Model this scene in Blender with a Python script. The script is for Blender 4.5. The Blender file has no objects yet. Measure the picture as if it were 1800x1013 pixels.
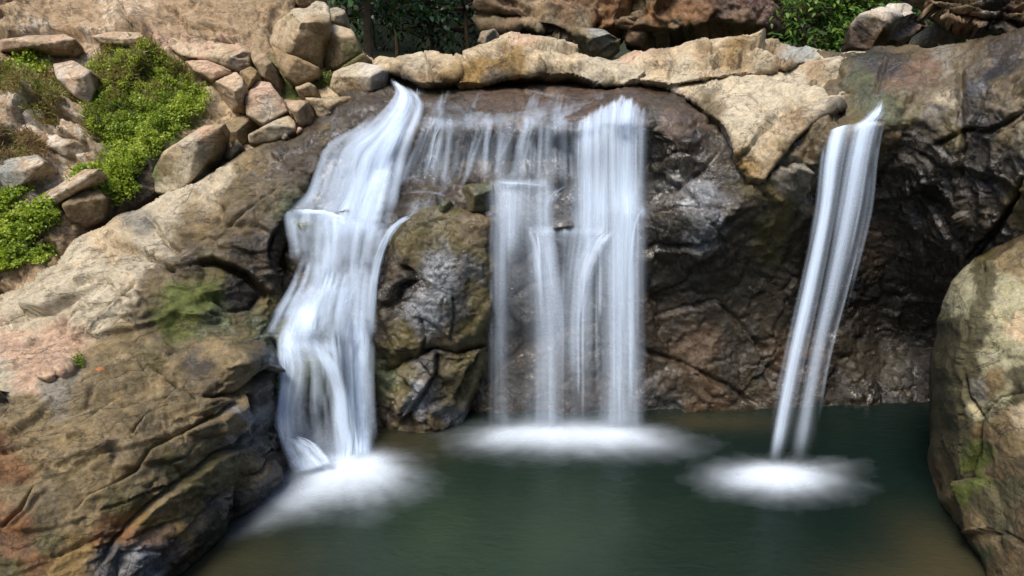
import bpy, math, random
import numpy as np
from mathutils import Vector

# ------------------------------------------------------------------ camera, world, sun, exposure
S = bpy.context.scene
C = S.collection
PITCH = math.radians(20.5)
CAMZ = 4.9
FPX = 1194.0
cam = bpy.data.cameras.new('camera')
cam.sensor_width = 36.0
cam.lens = FPX / 1800.0 * 36.0
cam.clip_start = 0.05
cam.clip_end = 500
camo = bpy.data.objects.new('camera', cam)
camo.location = (0, 0, CAMZ)
camo.rotation_euler = (math.radians(90) - PITCH, 0, 0)
C.objects.link(camo)
S.camera = camo

SUN_EL, SUN_AZ = math.radians(62), math.radians(215)      # azimuth clockwise from +Y
w = bpy.data.worlds.new('World')
S.world = w
w.use_nodes = True
nt = w.node_tree
nt.nodes.clear()
sky = nt.nodes.new('ShaderNodeTexSky')
sky.sky_type = 'NISHITA'
sky.sun_disc = False
sky.sun_elevation = SUN_EL
sky.sun_rotation = SUN_AZ
sky.dust_density = 2.0
bg = nt.nodes.new('ShaderNodeBackground')
bg.inputs['Strength'].default_value = 0.12
wo = nt.nodes.new('ShaderNodeOutputWorld')
nt.links.new(sky.outputs[0], bg.inputs[0])
nt.links.new(bg.outputs[0], wo.inputs[0])

sun = bpy.data.lights.new('sun', 'SUN')
sun.energy = 2.6
sun.angle = math.radians(22)
sun.color = (1.0, 0.91, 0.78)
suno = bpy.data.objects.new('sun', sun)
sd = Vector((math.sin(SUN_AZ) * math.cos(SUN_EL), math.cos(SUN_AZ) * math.cos(SUN_EL), math.sin(SUN_EL)))
suno.rotation_euler = sd.to_track_quat('Z', 'Y').to_euler()
suno.location = (0, 0, 30)
C.objects.link(suno)

S.view_settings.view_transform = 'Standard'
S.view_settings.look = 'None'
S.view_settings.exposure = 0.9
S.view_settings.gamma = 1.0
S.view_settings.use_curve_mapping = False
S.cycles.use_denoising = True
S.cycles.transparent_max_bounces = 48
S.cycles.max_bounces = 6
S.cycles.diffuse_bounces = 3
S.cycles.glossy_bounces = 3
S.cycles.sample_clamp_indirect = 6

# ------------------------------------------------------------------ helpers
cP, sP = math.cos(PITCH), math.sin(PITCH)


def at(px, py, Y):
    """points of the place seen at photo position (px, py), at distance Y ahead of the viewer"""
    px = np.asarray(px, float); py = np.asarray(py, float); Y = np.asarray(Y, float)
    x = (px - 900.0) / FPX
    v = (506.5 - py) / FPX
    dy = cP + v * sP
    dz = -sP + v * cP
    t = Y / dy
    return np.stack([x * t, Y + 0 * x, CAMZ + dz * t], -1)


def Yz(py, z=0.0):
    v = (506.5 - np.asarray(py, float)) / FPX
    return (z - CAMZ) / (-sP + v * cP) * (cP + v * sP)


def srgb(r, g, b):
    f = lambda c: ((c / 255 + 0.055) / 1.055) ** 2.4 if c > 10 else c / 255 / 12.92
    return (f(r), f(g), f(b))


rngp = np.random.RandomState(7)
PERM = rngp.permutation(4096).astype(np.int64)
GRAD = rngp.normal(size=(4096, 3)); GRAD /= np.linalg.norm(GRAD, axis=1)[:, None]
RND = rngp.uniform(-1, 1, size=(4096, 4))


def hsh(i, j, k):
    return PERM[(PERM[(PERM[i & 4095] + j) & 4095] + k) & 4095]


def perlin(P):
    I = np.floor(P).astype(np.int64); F = P - I
    U = F * F * F * (F * (F * 6 - 15) + 10)
    out = 0
    for dx in (0, 1):
        wx = U[:, 0] if dx else 1 - U[:, 0]
        for dy in (0, 1):
            wy = U[:, 1] if dy else 1 - U[:, 1]
            for dz in (0, 1):
                wz = U[:, 2] if dz else 1 - U[:, 2]
                g = GRAD[hsh(I[:, 0] + dx, I[:, 1] + dy, I[:, 2] + dz)]
                d = (F[:, 0] - dx) * g[:, 0] + (F[:, 1] - dy) * g[:, 1] + (F[:, 2] - dz) * g[:, 2]
                out = out + wx * wy * wz * d
    return out * 1.5


def fbm(P, octv=4, gain=0.5, lac=2.03):
    a, s, o = 1.0, 0.0, 0
    for i in range(octv):
        o = o + a * perlin(P + 17.3 * i); s += a
        P = P * lac; a *= gain
    return o / s


def ridged(P, octv=4, gain=0.55):
    a, s, o = 1.0, 0.0, 0
    for i in range(octv):
        o = o + a * (1 - 2 * np.abs(perlin(P + 9.1 * i))); s += a
        P = P * 2.07; a *= gain
    return o / s


def voro(P):
    """F1, F2, offset to the nearest cell point, its hash"""
    I = np.floor(P).astype(np.int64)
    n = len(P)
    F1 = np.full(n, 9.0); F2 = np.full(n, 9.0); H = np.zeros(n, np.int64); D = np.zeros((n, 3))
    for dx in (-1, 0, 1):
        for dy in (-1, 0, 1):
            for dz in (-1, 0, 1):
                h = hsh(I[:, 0] + dx, I[:, 1] + dy, I[:, 2] + dz)
                c = I + np.array([dx, dy, dz]) + 0.5 + 0.45 * RND[h, :3]
                v = P - c
                d = np.sqrt((v * v).sum(1))
                m = d < F1
                F2 = np.where(m, F1, np.minimum(F2, d))
                F1 = np.where(m, d, F1)
                H = np.where(m, h, H); D[m] = v[m]
    return F1, F2, D, H


def rotm(ax, ay, az):
    from mathutils import Euler
    return np.array(Euler((math.radians(ax), math.radians(ay), math.radians(az))).to_matrix())


def facet(P, amp, groove=0.5):
    """broken rock: every cell a tilted plane, meeting its neighbours in a sharp step with a hairline joint"""
    F1, F2, D, H = voro(P)
    t = (D * RND[(H * 7 + 3) & 4095, :3]).sum(1) * 1.5 + 0.30 * RND[H, 3]
    e = F2 - F1
    k = np.clip(0.4 + 1.6 * perlin(P * 0.45 + 77), 0, 1)
    return amp * (1.15 * t * (0.35 + 0.65 * k) * smooth(0, 0.11, e) - groove * k * np.exp(-e / 0.035))


def smooth(a, b, x):
    t = np.clip((x - a) / (b - a), 0, 1)
    return t * t * (3 - 2 * t)


def tps(ctrl):
    """smooth interpolation of depth through control points (px, py, Y)"""
    A = np.array(ctrl, float)
    X = A[:, :2] / 400.0; Z = A[:, 2]
    d2 = ((X[:, None] - X[None]) ** 2).sum(2)
    K = 0.5 * d2 * np.log(d2 + 1e-9)
    n = len(X)
    K += np.eye(n) * 0.002
    Pm = np.hstack([np.ones((n, 1)), X])
    M = np.block([[K, Pm], [Pm.T, np.zeros((3, 3))]])
    sol = np.linalg.solve(M, np.concatenate([Z, np.zeros(3)]))

    def f(px, py):
        px = np.asarray(px, float); sh = px.shape
        Q = np.stack([px.ravel(), np.asarray(py, float).ravel()], 1) / 400.0
        o = np.zeros(len(Q))
        for s in range(0, len(Q), 40000):
            q = Q[s:s + 40000]
            d = ((q[:, None] - X[None]) ** 2).sum(2)
            o[s:s + 40000] = (0.5 * d * np.log(d + 1e-9)) @ sol[:n] + sol[n] + q @ sol[n + 1:]
        return o.reshape(sh)
    return f


def seg_dist(Q, pts, closed):
    """distance of the points to a polyline, nearest point and side"""
    A = np.array(pts, float)
    B = np.roll(A, -1, 0) if closed else A[1:]
    if not closed: A = A[:-1]
    best = np.full(len(Q), 1e9); near = np.zeros_like(Q); side = np.zeros(len(Q)); par = np.zeros(len(Q))
    for i, (a, b) in enumerate(zip(A, B)):
        ab = b - a
        t = np.clip(((Q - a) @ ab) / (ab @ ab + 1e-9), 0, 1)
        p = a + t[:, None] * ab
        d = np.hypot(*(Q - p).T)
        m = d < best
        best[m] = d[m]; near[m] = p[m]; par[m] = (i + t[m]) / len(A)
        cr = ab[0] * (Q[:, 1] - a[1]) - ab[1] * (Q[:, 0] - a[0])
        side[m] = np.sign(cr[m])
    return best, near, side, par


def inside(Q, poly):
    A = np.array(poly, float); B = np.roll(A, -1, 0)
    c = np.zeros(len(Q), bool)
    x, y = Q[:, 0], Q[:, 1]
    for (x0, y0), (x1, y1) in zip(A, B):
        if y0 == y1: continue
        m = ((y0 > y) != (y1 > y)) & (x < (x1 - x0) * (y - y0) / (y1 - y0) + x0)
        c ^= m
    return c


def rough_outline(poly, amp, step=9.0, seed=0, rnd=0.3, cut=5):
    """cut the corners a little and make the straight runs uneven"""
    A = np.array(poly, float)
    N = np.roll(A, -1, 0)
    P_ = np.roll(A, 1, 0)
    pts = []
    for p, a, b in zip(P_, A, N):
        pts.append(a + (p - a) * min(rnd, cut / max(np.hypot(*(p - a)), 1)))
        pts.append(a + (b - a) * min(rnd, cut / max(np.hypot(*(b - a)), 1)))
    A = np.array(pts); B = np.roll(A, -1, 0)
    out = []
    for a, b in zip(A, B):
        n = max(1, int(np.hypot(*(b - a)) / step))
        for k in range(n): out.append(a + (b - a) * k / n)
    O = np.array(out)
    q = np.column_stack([O / 55.0, np.full(len(O), seed * 3.7)])
    O[:, 0] += amp * fbm(q, 3, 0.6) * 2.2
    O[:, 1] += amp * fbm(q + 31.0, 3, 0.6) * 2.2
    return O


# ------------------------------------------------------------------ mesh building
def mesh_np(name, V, F, mat=None, attrs=None, parent=None, shade=True, local=False):
    """V (n,3), F (m,3|4) -> one mesh object; attrs: name -> (n,) float or (n,3) colour"""
    me = bpy.data.meshes.new(name)
    if parent is not None and not local: V = V - np.array(parent.location)
    V = np.ascontiguousarray(V, np.float32); F = np.ascontiguousarray(F, np.int32)
    n, (m, k) = len(V), F.shape
    me.vertices.add(n); me.vertices.foreach_set('co', V.ravel())
    me.loops.add(m * k); me.loops.foreach_set('vertex_index', F.ravel())
    me.polygons.add(m); me.polygons.foreach_set('loop_start', np.arange(0, m * k, k, dtype=np.int32))
    if shade: me.polygons.foreach_set('use_smooth', np.ones(m, bool))
    me.update(calc_edges=True)
    for an, av in (attrs or {}).items():
        av = np.asarray(av, np.float32)
        if av.ndim == 1:
            a = me.attributes.new(an, 'FLOAT', 'POINT'); a.data.foreach_set('value', np.ascontiguousarray(av))
        else:
            a = me.attributes.new(an, 'FLOAT_COLOR', 'POINT')
            a.data.foreach_set('color', np.hstack([av, np.ones((n, 1), np.float32)]).astype(np.float32).ravel())
    me.validate()
    o = bpy.data.objects.new(name, me); C.objects.link(o)
    if mat: me.materials.append(mat)
    if parent: o.parent = parent
    return o


def tag(o, label=None, cat=None, group=None, kind=None):
    if label: o['label'] = label
    if cat: o['category'] = cat
    if group: o['group'] = group
    if kind: o['kind'] = kind
    return o


def empty(name, loc=(0, 0, 0)):
    o = bpy.data.objects.new(name, None); C.objects.link(o); o.location = loc
    return o


# ------------------------------------------------------------------ materials
def new_mat(name):
    m = bpy.data.materials.new(name); m.use_nodes = True
    m.node_tree.nodes.clear()
    return m, m.node_tree


class NT:
    def __init__(s, t): s.t = t
    def n(s, typ, **kw):
        x = s.t.nodes.new(typ)
        for k, v in kw.items(): setattr(x, k, v)
        return x
    def l(s, a, b): s.t.links.new(a, b)
    def noise(s, vec, scale, detail=6, rough=0.6, dist=0.0):
        x = s.n('ShaderNodeTexNoise'); x.inputs['Scale'].default_value = scale
        x.inputs['Detail'].default_value = detail; x.inputs['Roughness'].default_value = rough
        x.inputs['Distortion'].default_value = dist
        if vec: s.l(vec, x.inputs['Vector'])
        return x.outputs['Fac']
    def ramp(s, fac, stops):
        x = s.n('ShaderNodeValToRGB'); e = x.color_ramp.elements
        while len(e) < len(stops): e.new(0.5)
        for el, (p, c) in zip(e, stops):
            el.position = p; el.color = (c, c, c, 1) if not hasattr(c, '__len__') else (*c, 1)
        s.l(fac, x.inputs[0]); return x.outputs[0]
    def math(s, op, a, b=None, c=None, clamp=False):
        x = s.n('ShaderNodeMath', operation=op, use_clamp=clamp)
        for i, v in enumerate((a, b, c)):
            if v is None: continue
            if isinstance(v, (int, float)): x.inputs[i].default_value = v
            else: s.l(v, x.inputs[i])
        return x.outputs[0]
    def mix(s, fac, a, b, mode='MIX'):
        x = s.n('ShaderNodeMix', data_type='RGBA', blend_type=mode)
        for sock, v in ((x.inputs[0], fac), (x.inputs[6], a), (x.inputs[7], b)):
            if isinstance(v, (int, float)): sock.default_value = v
            elif isinstance(v, tuple): sock.default_value = (*v, 1) if len(v) == 3 else v
            else: s.l(v, sock)
        return x.outputs[2]
    def attr(s, name, col=False):
        x = s.n('ShaderNodeAttribute', attribute_name=name)
        return x.outputs['Color'] if col else x.outputs['Fac']


def rock_material(name, bump=1.0, coat=0.5, gloss=0.3, ochre=0.0, wetsmooth=0.45):
    m, t = new_mat(name); N = NT(t)
    tc = N.n('ShaderNodeTexCoord'); P = tc.outputs['Object']
    tint = N.attr('tint', True); wet = N.attr('wet'); lich = N.attr('lichen')
    n1 = N.noise(P, 2.3, 8, 0.62, 0.4)
    n2 = N.noise(P, 11.0, 8, 0.68, 0.6)
    n3 = N.noise(P, 60.0, 5, 0.7)
    # tonal mottling
    v = N.math('ADD', N.math('MULTIPLY', N.math('SUBTRACT', n1, 0.5), 1.5), N.math('MULTIPLY', N.math('SUBTRACT', n2, 0.5), 1.9))
    v = N.math('ADD', v, N.math('MULTIPLY', N.math('SUBTRACT', n3, 0.5), 1.3))
    nr = N.n('ShaderNodeTexNoise', noise_type='RIDGED_MULTIFRACTAL'); nr.inputs['Scale'].default_value = 3.2; nr.inputs['Detail'].default_value = 9; nr.inputs['Roughness'].default_value = 0.55
    N.l(P, nr.inputs['Vector'])
    v = N.math('ADD', v, N.math('MULTIPLY', N.math('SUBTRACT', N.noise(P, 24.0, 6, 0.75, 0.2), 0.5), 2.3))
    ms = N.n('ShaderNodeMapping'); ms.inputs['Rotation'].default_value = (0.15, -0.1, -0.87)
    N.l(P, ms.inputs['Vector'])
    ms2 = N.n('ShaderNodeMapping'); ms2.inputs['Scale'].default_value = (0.16, 1.0, 1.25); N.l(ms.outputs[0], ms2.inputs['Vector'])
    stn = N.noise(ms2.outputs[0], 9.0, 9, 0.68, 0.5)
    v = N.math('ADD', v, N.math('MULTIPLY', N.math('SUBTRACT', stn, 0.5), 1.6))
    ms3 = N.n('ShaderNodeMapping'); ms3.inputs['Scale'].default_value = (0.38, 1.0, 1.0); N.l(ms.outputs[0], ms3.inputs['Vector'])
    jn = N.math('ABSOLUTE', N.math('SUBTRACT', N.noise(ms3.outputs[0], 1.7, 7, 0.55, 0.7), 0.5))
    jn2 = N.math('ABSOLUTE', N.math('SUBTRACT', N.noise(ms3.outputs[0], 4.3, 6, 0.6, 0.4), 0.5))
    joint = N.math('MULTIPLY', N.ramp(jn, [(0.0, 0.0), (0.012, 1.0)]), N.ramp(jn2, [(0.0, 0.45), (0.012, 1.0)]))
    v = N.math('MULTIPLY', v, N.math('ADD', N.math('MULTIPLY', wet, 0.5), 0.62))
    v = N.math('MAXIMUM', N.math('ADD', v, 1.0), 0.2)
    v = N.math('MULTIPLY', v, N.math('ADD', N.math('MULTIPLY', joint, 0.5), 0.5))
    vc = N.n('ShaderNodeCombineColor')
    for i in range(3): N.l(v, vc.inputs[i])
    col = N.mix(1.0, tint, vc.outputs[0], 'MULTIPLY')
    # hue drift: rusty and grey minerals
    n4 = N.noise(P, 4.1, 5, 0.6, 1.0)
    col = N.mix(N.ramp(n4, [(0.52, 0.0), (0.72, 0.5)]), col, N.mix(1.0, col, (1.18, 0.97, 0.76), 'MULTIPLY'))
    n5 = N.noise(P, 3.0, 6, 0.6, 0.6)
    col = N.mix(N.ramp(n5, [(0.55, 0.0), (0.72, 0.3)]), col, N.mix(1.0, col, (0.88, 1.0, 1.08), 'MULTIPLY'))
    # dark specks
    n6 = N.noise(P, 34.0, 3, 0.6)
    col = N.mix(N.ramp(n6, [(0.62, 0.0), (0.70, 0.6)]), col, N.mix(1.0, col, (0.35, 0.33, 0.30), 'MULTIPLY'))
    if ochre:
        oc = N.noise(P, 17.0, 7, 0.7, 0.6)
        om = N.math('MULTIPLY', N.ramp(oc, [(0.55, 0.0), (0.60, ochre)]), N.ramp(N.noise(P, 1.7, 4, 0.5), [(0.42, 0.0), (0.6, 1.0)]))
        col = N.mix(om, col, (0.13, 0.095, 0.045))
    # pale lichen and mineral crust
    vo = N.noise(P, 9.0, 9, 0.78, 0.8)
    lf = N.math('MULTIPLY', N.ramp(vo, [(0.50, 0.0), (0.56, 1.0)]), lich)
    col = N.mix(lf, col, (0.56, 0.52, 0.45))
    b = N.n('ShaderNodeBsdfPrincipled')
    N.l(col, b.inputs['Base Color'])
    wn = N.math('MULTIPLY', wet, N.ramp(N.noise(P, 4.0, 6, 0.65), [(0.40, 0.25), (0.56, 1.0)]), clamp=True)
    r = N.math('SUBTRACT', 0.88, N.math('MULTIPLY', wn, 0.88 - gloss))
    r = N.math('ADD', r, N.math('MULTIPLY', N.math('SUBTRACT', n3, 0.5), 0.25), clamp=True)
    N.l(r, b.inputs['Roughness'])
    b.inputs['Specular IOR Level'].default_value = 0.5
    N.l(N.math('MULTIPLY', wn, coat), b.inputs['Coat Weight']); b.inputs['Coat IOR'].default_value = 1.6
    b.inputs['Coat Roughness'].default_value = 0.14
    # bump
    h = N.math('ADD', N.math('MULTIPLY', N.noise(P, 14.0, 12, 0.78, 0.2), 0.030), N.math('MULTIPLY', N.noise(P, 90.0, 5, 0.75), 0.006))
    h = N.math('ADD', h, N.math('MULTIPLY', N.math('MINIMUM', nr.outputs['Fac'], 1.6), 0.008))
    h = N.math('ADD', h, N.math('MULTIPLY', stn, 0.022))
    h = N.math('ADD', h, N.math('MULTIPLY', joint, 0.010))
    # flat chips: cells at random heights
    wv = N.n('ShaderNodeTexVoronoi', feature='F1'); wv.inputs['Scale'].default_value = 9.0
    mp = N.n('ShaderNodeMapping'); mp.inputs['Rotation'].default_value = (0.4, 0.5, 0.7); mp.inputs['Scale'].default_value = (0.5, 1.6, 1.2)
    dn = N.n('ShaderNodeTexNoise'); dn.inputs['Scale'].default_value = 4.0; dn.inputs['Detail'].default_value = 7; dn.inputs['Roughness'].default_value = 0.65
    N.l(P, dn.inputs['Vector'])
    add = N.n('ShaderNodeMix', data_type='VECTOR'); add.inputs[0].default_value = 0.2
    N.l(P, add.inputs[4]); N.l(dn.outputs['Color'], add.inputs[5])
    N.l(add.outputs[1], mp.inputs['Vector']); N.l(mp.outputs[0], wv.inputs['Vector'])
    sc_ = N.n('ShaderNodeSeparateColor'); N.l(wv.outputs['Color'], sc_.inputs[0])
    h = N.math('ADD', h, N.math('MULTIPLY', sc_.outputs[0], 0.007))
    h = N.math('MULTIPLY', h, N.math('SUBTRACT', 1.0, N.math('MULTIPLY', wn, 1 - wetsmooth)))
    bu = N.n('ShaderNodeBump'); bu.inputs['Strength'].default_value = bump; bu.inputs['Distance'].default_value = 1.0
    N.l(h, bu.inputs['Height']); N.l(bu.outputs[0], b.inputs['Normal'])
    bu2 = N.n('ShaderNodeBump'); bu2.inputs['Strength'].default_value = bump * 0.7; bu2.inputs['Distance'].default_value = 1.0
    N.l(h, bu2.inputs['Height']); N.l(bu2.outputs[0], b.inputs['Coat Normal'])
    o = N.n('ShaderNodeOutputMaterial'); N.l(b.outputs[0], o.inputs[0])
    return m


def leaf_material(name, hues, trans=0.35, rough=0.5):
    """hues: list of colours picked by the per-leaf attribute 'hue'"""
    m, t = new_mat(name); N = NT(t)
    hu = N.attr('hue')
    st = [(i / max(1, len(hues) - 1), c) for i, c in enumerate(hues)]
    col = N.ramp(hu, st)
    b = N.n('ShaderNodeBsdfPrincipled'); N.l(col, b.inputs['Base Color'])
    b.inputs['Roughness'].default_value = rough
    tr = N.n('ShaderNodeBsdfTranslucent'); N.l(N.mix(1.0, col, (1.5, 1.6, 0.6), 'MULTIPLY'), tr.inputs[0])
    mx = N.n('ShaderNodeMixShader'); mx.inputs[0].default_value = trans
    N.l(b.outputs[0], mx.inputs[1]); N.l(tr.outputs[0], mx.inputs[2])
    o = N.n('ShaderNodeOutputMaterial'); N.l(mx.outputs[0], o.inputs[0])
    return m


def white_water_material(name, colour=(0.86, 0.91, 0.96)):
    m, t = new_mat(name); N = NT(t)
    a = N.attr('dens')
    d = N.n('ShaderNodeBsdfDiffuse'); d.inputs[0].default_value = (*colour, 1)
    tl = N.n('ShaderNodeBsdfTranslucent'); tl.inputs[0].default_value = (*colour, 1)
    # froth scatters light inside itself, so its shading hardly follows the surface
    ge = N.n('ShaderNodeNewGeometry')
    vm = N.n('ShaderNodeVectorMath', operation='MULTIPLY_ADD'); vm.inputs[1].default_value = (0.35, 0.35, 0.35); vm.inputs[2].default_value = (-0.1, -0.35, 0.55)
    N.l(ge.outputs['Normal'], vm.inputs[0])
    vn = N.n('ShaderNodeVectorMath', operation='NORMALIZE'); N.l(vm.outputs[0], vn.inputs[0]); N.l(vn.outputs[0], d.inputs['Normal'])
    m1 = N.n('ShaderNodeMixShader'); m1.inputs[0].default_value = 0.2
    N.l(d.outputs[0], m1.inputs[1]); N.l(tl.outputs[0], m1.inputs[2])
    tr = N.n('ShaderNodeBsdfTransparent')
    m2 = N.n('ShaderNodeMixShader')
    N.l(a, m2.inputs[0]); N.l(tr.outputs[0], m2.inputs[1]); N.l(m1.outputs[0], m2.inputs[2])
    o = N.n('ShaderNodeOutputMaterial'); N.l(m2.outputs[0], o.inputs[0])
    return m


ROCK = rock_material('weathered_rock', 0.9)
ROCKWET = rock_material('wet_rock', 1.0, 1.0, gloss=0.22, ochre=0.7)
WHITE = white_water_material('white_water', (0.66, 0.79, 0.98))
FOAM = white_water_material('pool_foam', (0.76, 0.86, 1.0))

# rock kinds: dry or wet colour, wetness, lichen
K = {
    'pale':   ((0.44, 0.35, 0.225), 0.0, 0.2),
    'cream':  ((0.44, 0.385, 0.28), 0.0, 0.12),
    'pink':   ((0.45, 0.31, 0.215), 0.0, 0.12),
    'tan':    ((0.29, 0.212, 0.125), 0.0, 0.08),
    'ochre':  ((0.25, 0.165, 0.06), 0.05, 0.0),
    'soil':   ((0.33, 0.235, 0.14), 0.0, 0.1),
    'crust':  ((0.36, 0.26, 0.16), 0.0, 0.9),
    'grey':   ((0.20, 0.185, 0.15), 0.1, 0.2),
    'bluegrey': ((0.25, 0.265, 0.25), 0.15, 0.1),
    'slab':   ((0.185, 0.138, 0.066), 0.25, 0.08),
    'slabd':  ((0.108, 0.080, 0.038), 0.55, 0.0),
    'olive':  ((0.088, 0.072, 0.022), 0.55, 0.0),
    'rust':   ((0.18, 0.088, 0.032), 0.5, 0.0),
    'rustl':  ((0.15, 0.082, 0.048), 0.6, 0.0),
    'lime':   ((0.31, 0.29, 0.17), 0.0, 0.25),
    'olived': ((0.070, 0.062, 0.026), 0.35, 0.0),
    'rustd':  ((0.062, 0.036, 0.016), 0.6, 0.0),
    'red':    ((0.080, 0.052, 0.034), 0.7, 0.0),
    'brown':  ((0.040, 0.028, 0.015), 0.85, 0.0),
    'dark':   ((0.022, 0.017, 0.011), 1.0, 0.0),
    'black':  ((0.010, 0.008, 0.007), 1.0, 0.0),
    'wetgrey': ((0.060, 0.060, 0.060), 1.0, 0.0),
    'sheen':  ((0.17, 0.185, 0.21), 1.0, 0.0),  # blue-grey wet mineral, lightened so the sky sheen is painted into its colour
    'speck':  ((0.026, 0.020, 0.010), 0.75, 0.0),
    'moss':   ((0.090, 0.110, 0.020), 0.2, 0.0),
    'algae':  ((0.075, 0.090, 0.045), 0.7, 0.0),
    'bgrock': ((0.17, 0.105, 0.055), 0.1, 0.1),
    'maroon': ((0.095, 0.045, 0.035), 0.1, 0.25),
    'white':  ((0.55, 0.50, 0.43), 0.0, 0.5),
}


def paint(px, py, P, cps, warp=26, soft=7, seed=0.0):
    """which kind of rock lies where: nearest control point, with ragged borders"""
    q = P * 1.9 + seed
    X = px + warp * (fbm(q, 5, 0.65) * 2.0)
    Yy = py + warp * (fbm(q + 40.0, 5, 0.65) * 2.0)
    n = len(px)
    col = np.zeros((n, 3)); wet = np.zeros(n); lic = np.zeros(n)
    cx = np.array([c[0] for c in cps], float); cy = np.array([c[1] for c in cps], float)
    cc = np.array([K[c[2]][0] for c in cps]); cw = np.array([K[c[2]][1] for c in cps]); cl = np.array([K[c[2]][2] for c in cps])
    for s in range(0, n, 40000):
        e = slice(s, s + 40000)
        d = np.hypot(X[e, None] - cx[None], Yy[e, None] - cy[None])
        d -= d.min(1)[:, None]
        wt = np.exp(-d / soft); wt /= wt.sum(1)[:, None]
        col[e] = wt @ cc; wet[e] = wt @ cw; lic[e] = wt @ cl
    return col, wet, lic


REG = {}


def rock(name, poly, ctrl, cps, mat=None, step=3.0, R=26, T=0.35, skirt=(0, 0.8, -0.35), amp=1.0, f1=(1.3, 0.10), f2=(4.0, 0.035),
         nz=(2.0, 0.06), fine=0.016, strata=None, cracks=(), edge=5, seed=0, label=None, cat='rock', group=None, kind=None,
         warp=24, soft=7, parent=None, bumps=(), planes=0, corner=None, faces=None, calm=(), dY=0.0, wv_=0.16, wob=7):
    """a body of rock: its outline as seen, its distance through ctrl, rounded towards the outline, broken up, and closed behind"""
    if np.isscalar(ctrl): ctrl = float(ctrl); fY = lambda a, b: np.full(np.shape(a), ctrl)
    elif len(ctrl) < 3: raise ValueError
    else: fY = tps(ctrl)
    O = rough_outline(poly, edge, seed=seed, cut=2 if planes else 5, step=5 if planes else 9)
    x0, y0 = O.min(0) - step; x1, y1 = O.max(0) + step
    gx = np.arange(x0, x1 + step, step); gy = np.arange(y0, y1 + step, step)
    nx, ny = len(gx), len(gy)
    GX, GY = np.meshgrid(gx, gy)
    Q = np.stack([GX.ravel(), GY.ravel()], 1)
    ins = inside(Q, O)
    d = np.zeros(len(Q)); near = Q.copy()
    # distance to the outline
    d, near, _, _ = seg_dist(Q, O, True)
    snap = (~ins) & (d < step * 1.05)
    use = ins | snap
    Q[snap] = near[snap]; d = np.where(ins, d, 0)
    um = use.reshape(ny, nx)
    cell = um[:-1, :-1] & um[1:, :-1] & um[:-1, 1:] & um[1:, 1:]
    idx = np.arange(nx * ny).reshape(ny, nx)
    F = np.stack([idx[:-1, :-1][cell], idx[1:, :-1][cell], idx[1:, 1:][cell], idx[:-1, 1:][cell]], 1)
    px, py = Q[:, 0], Q[:, 1]
    Y = np.full(len(Q), 5.0)
    Y[use] = fY(px[use], py[use]) + dY
    for (bx, by, rx, ry, h) in bumps:
        g = np.exp(-(((px - bx) / rx) ** 2 + ((py - by) / ry) ** 2))
        Y -= h * g
    if planes:
        # a block: its faces are planes meeting near one corner, so it has edges like broken rock
        rs_ = np.random.RandomState(seed + 100)
        c_ = (O.min(0) + O.max(0)) / 2; hs = np.ptp(O, 0) / 2
        cn = corner or (c_[0] + rs_.uniform(-0.35, 0.35) * hs[0], c_[1] + rs_.uniform(-0.35, 0.0) * hs[1])
        Yc_ = float(fY(np.array([cn[0]]), np.array([cn[1]]))[0])
        p0 = at(cn[0], cn[1], Yc_)
        a0 = rs_.uniform(-0.5, 0.5)
        nor = faces or [(rs_.uniform(-0.3, 0.3), -0.45, 1.0), (math.sin(a0 - 0.8), -math.cos(a0 - 0.8), rs_.uniform(-0.4, 0.15)), (math.sin(a0 + 0.85), -math.cos(a0 + 0.85), rs_.uniform(-0.6, -0.1)), (rs_.uniform(-0.3, 0.3), -1, rs_.uniform(-0.8, -0.3))]
        v_ = (506.5 - Q[:, 1]) / FPX
        dr = np.stack([(Q[:, 0] - 900) / FPX, cP + v_ * sP, -sP + v_ * cP], 1)
        wq_ = at(Q[:, 0], Q[:, 1], np.full(len(Q), Yc_))
        pl = np.full(len(Q), -99.0)
        sz = hs.mean() / FPX * Yc_
        for k_, nn in enumerate(nor):
            nn = np.array(nn, float); nn /= np.linalg.norm(nn)
            den = np.minimum(dr @ nn, -0.12)
            off = (0.0 if k_ < 3 else rs_.uniform(0.3, 0.6) * sz)
            tt = (nn @ (p0 - np.array([0, 0, CAMZ])) + off) / den
            pl = np.maximum(pl, tt * dr[:, 1] + 0.10 * sz * fbm(wq_ * 2.5 / max(sz, 0.15) * 0.4 + 13 * k_ + seed, 4, 0.55))
        Y = Y + np.clip(pl - Yc_, -0.5 * sz, 2.4 * sz)
    t = 1 - np.clip(d / R, 0, 1)
    Y = Y + T * (1 - np.sqrt(np.clip(1 - t * t, 0, 1)))
    P = at(px, py, Y)
    # normals on the grid
    G = P.reshape(ny, nx, 3)
    du = np.gradient(G, axis=1); dv = np.gradient(G, axis=0)
    Nn = np.cross(dv, du).reshape(-1, 3)
    bad = ~use
    Nn /= np.linalg.norm(Nn, axis=1)[:, None] + 1e-9
    Nn[(Nn @ np.array([0, -1, 0.3])) < 0] *= -1
    # blend towards a steady outward direction so that seams near the outline stay sane
    Nn = Nn * 0.75 + np.array([0, -0.22, 0.10]); Nn /= np.linalg.norm(Nn, axis=1)[:, None]
    Pu = P[use]
    sd_ = np.array([seed * 5.1, seed * 2.3, seed * 7.7])
    wp = Pu + wv_ * np.stack([fbm(Pu * 1.1 + sd_, 5, 0.6), fbm(Pu * 1.1 + sd_ + 11, 5, 0.6), fbm(Pu * 1.1 + sd_ + 23, 5, 0.6)], 1) * 1.8
    R1 = rotm(25, -35, 20)
    A = np.array([1.0, 1.0, 1.0]) if strata is None else np.array(strata[3:6])
    W = (wp @ (R1 if strata is None else rotm(*strata[:3])).T) * A
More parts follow.
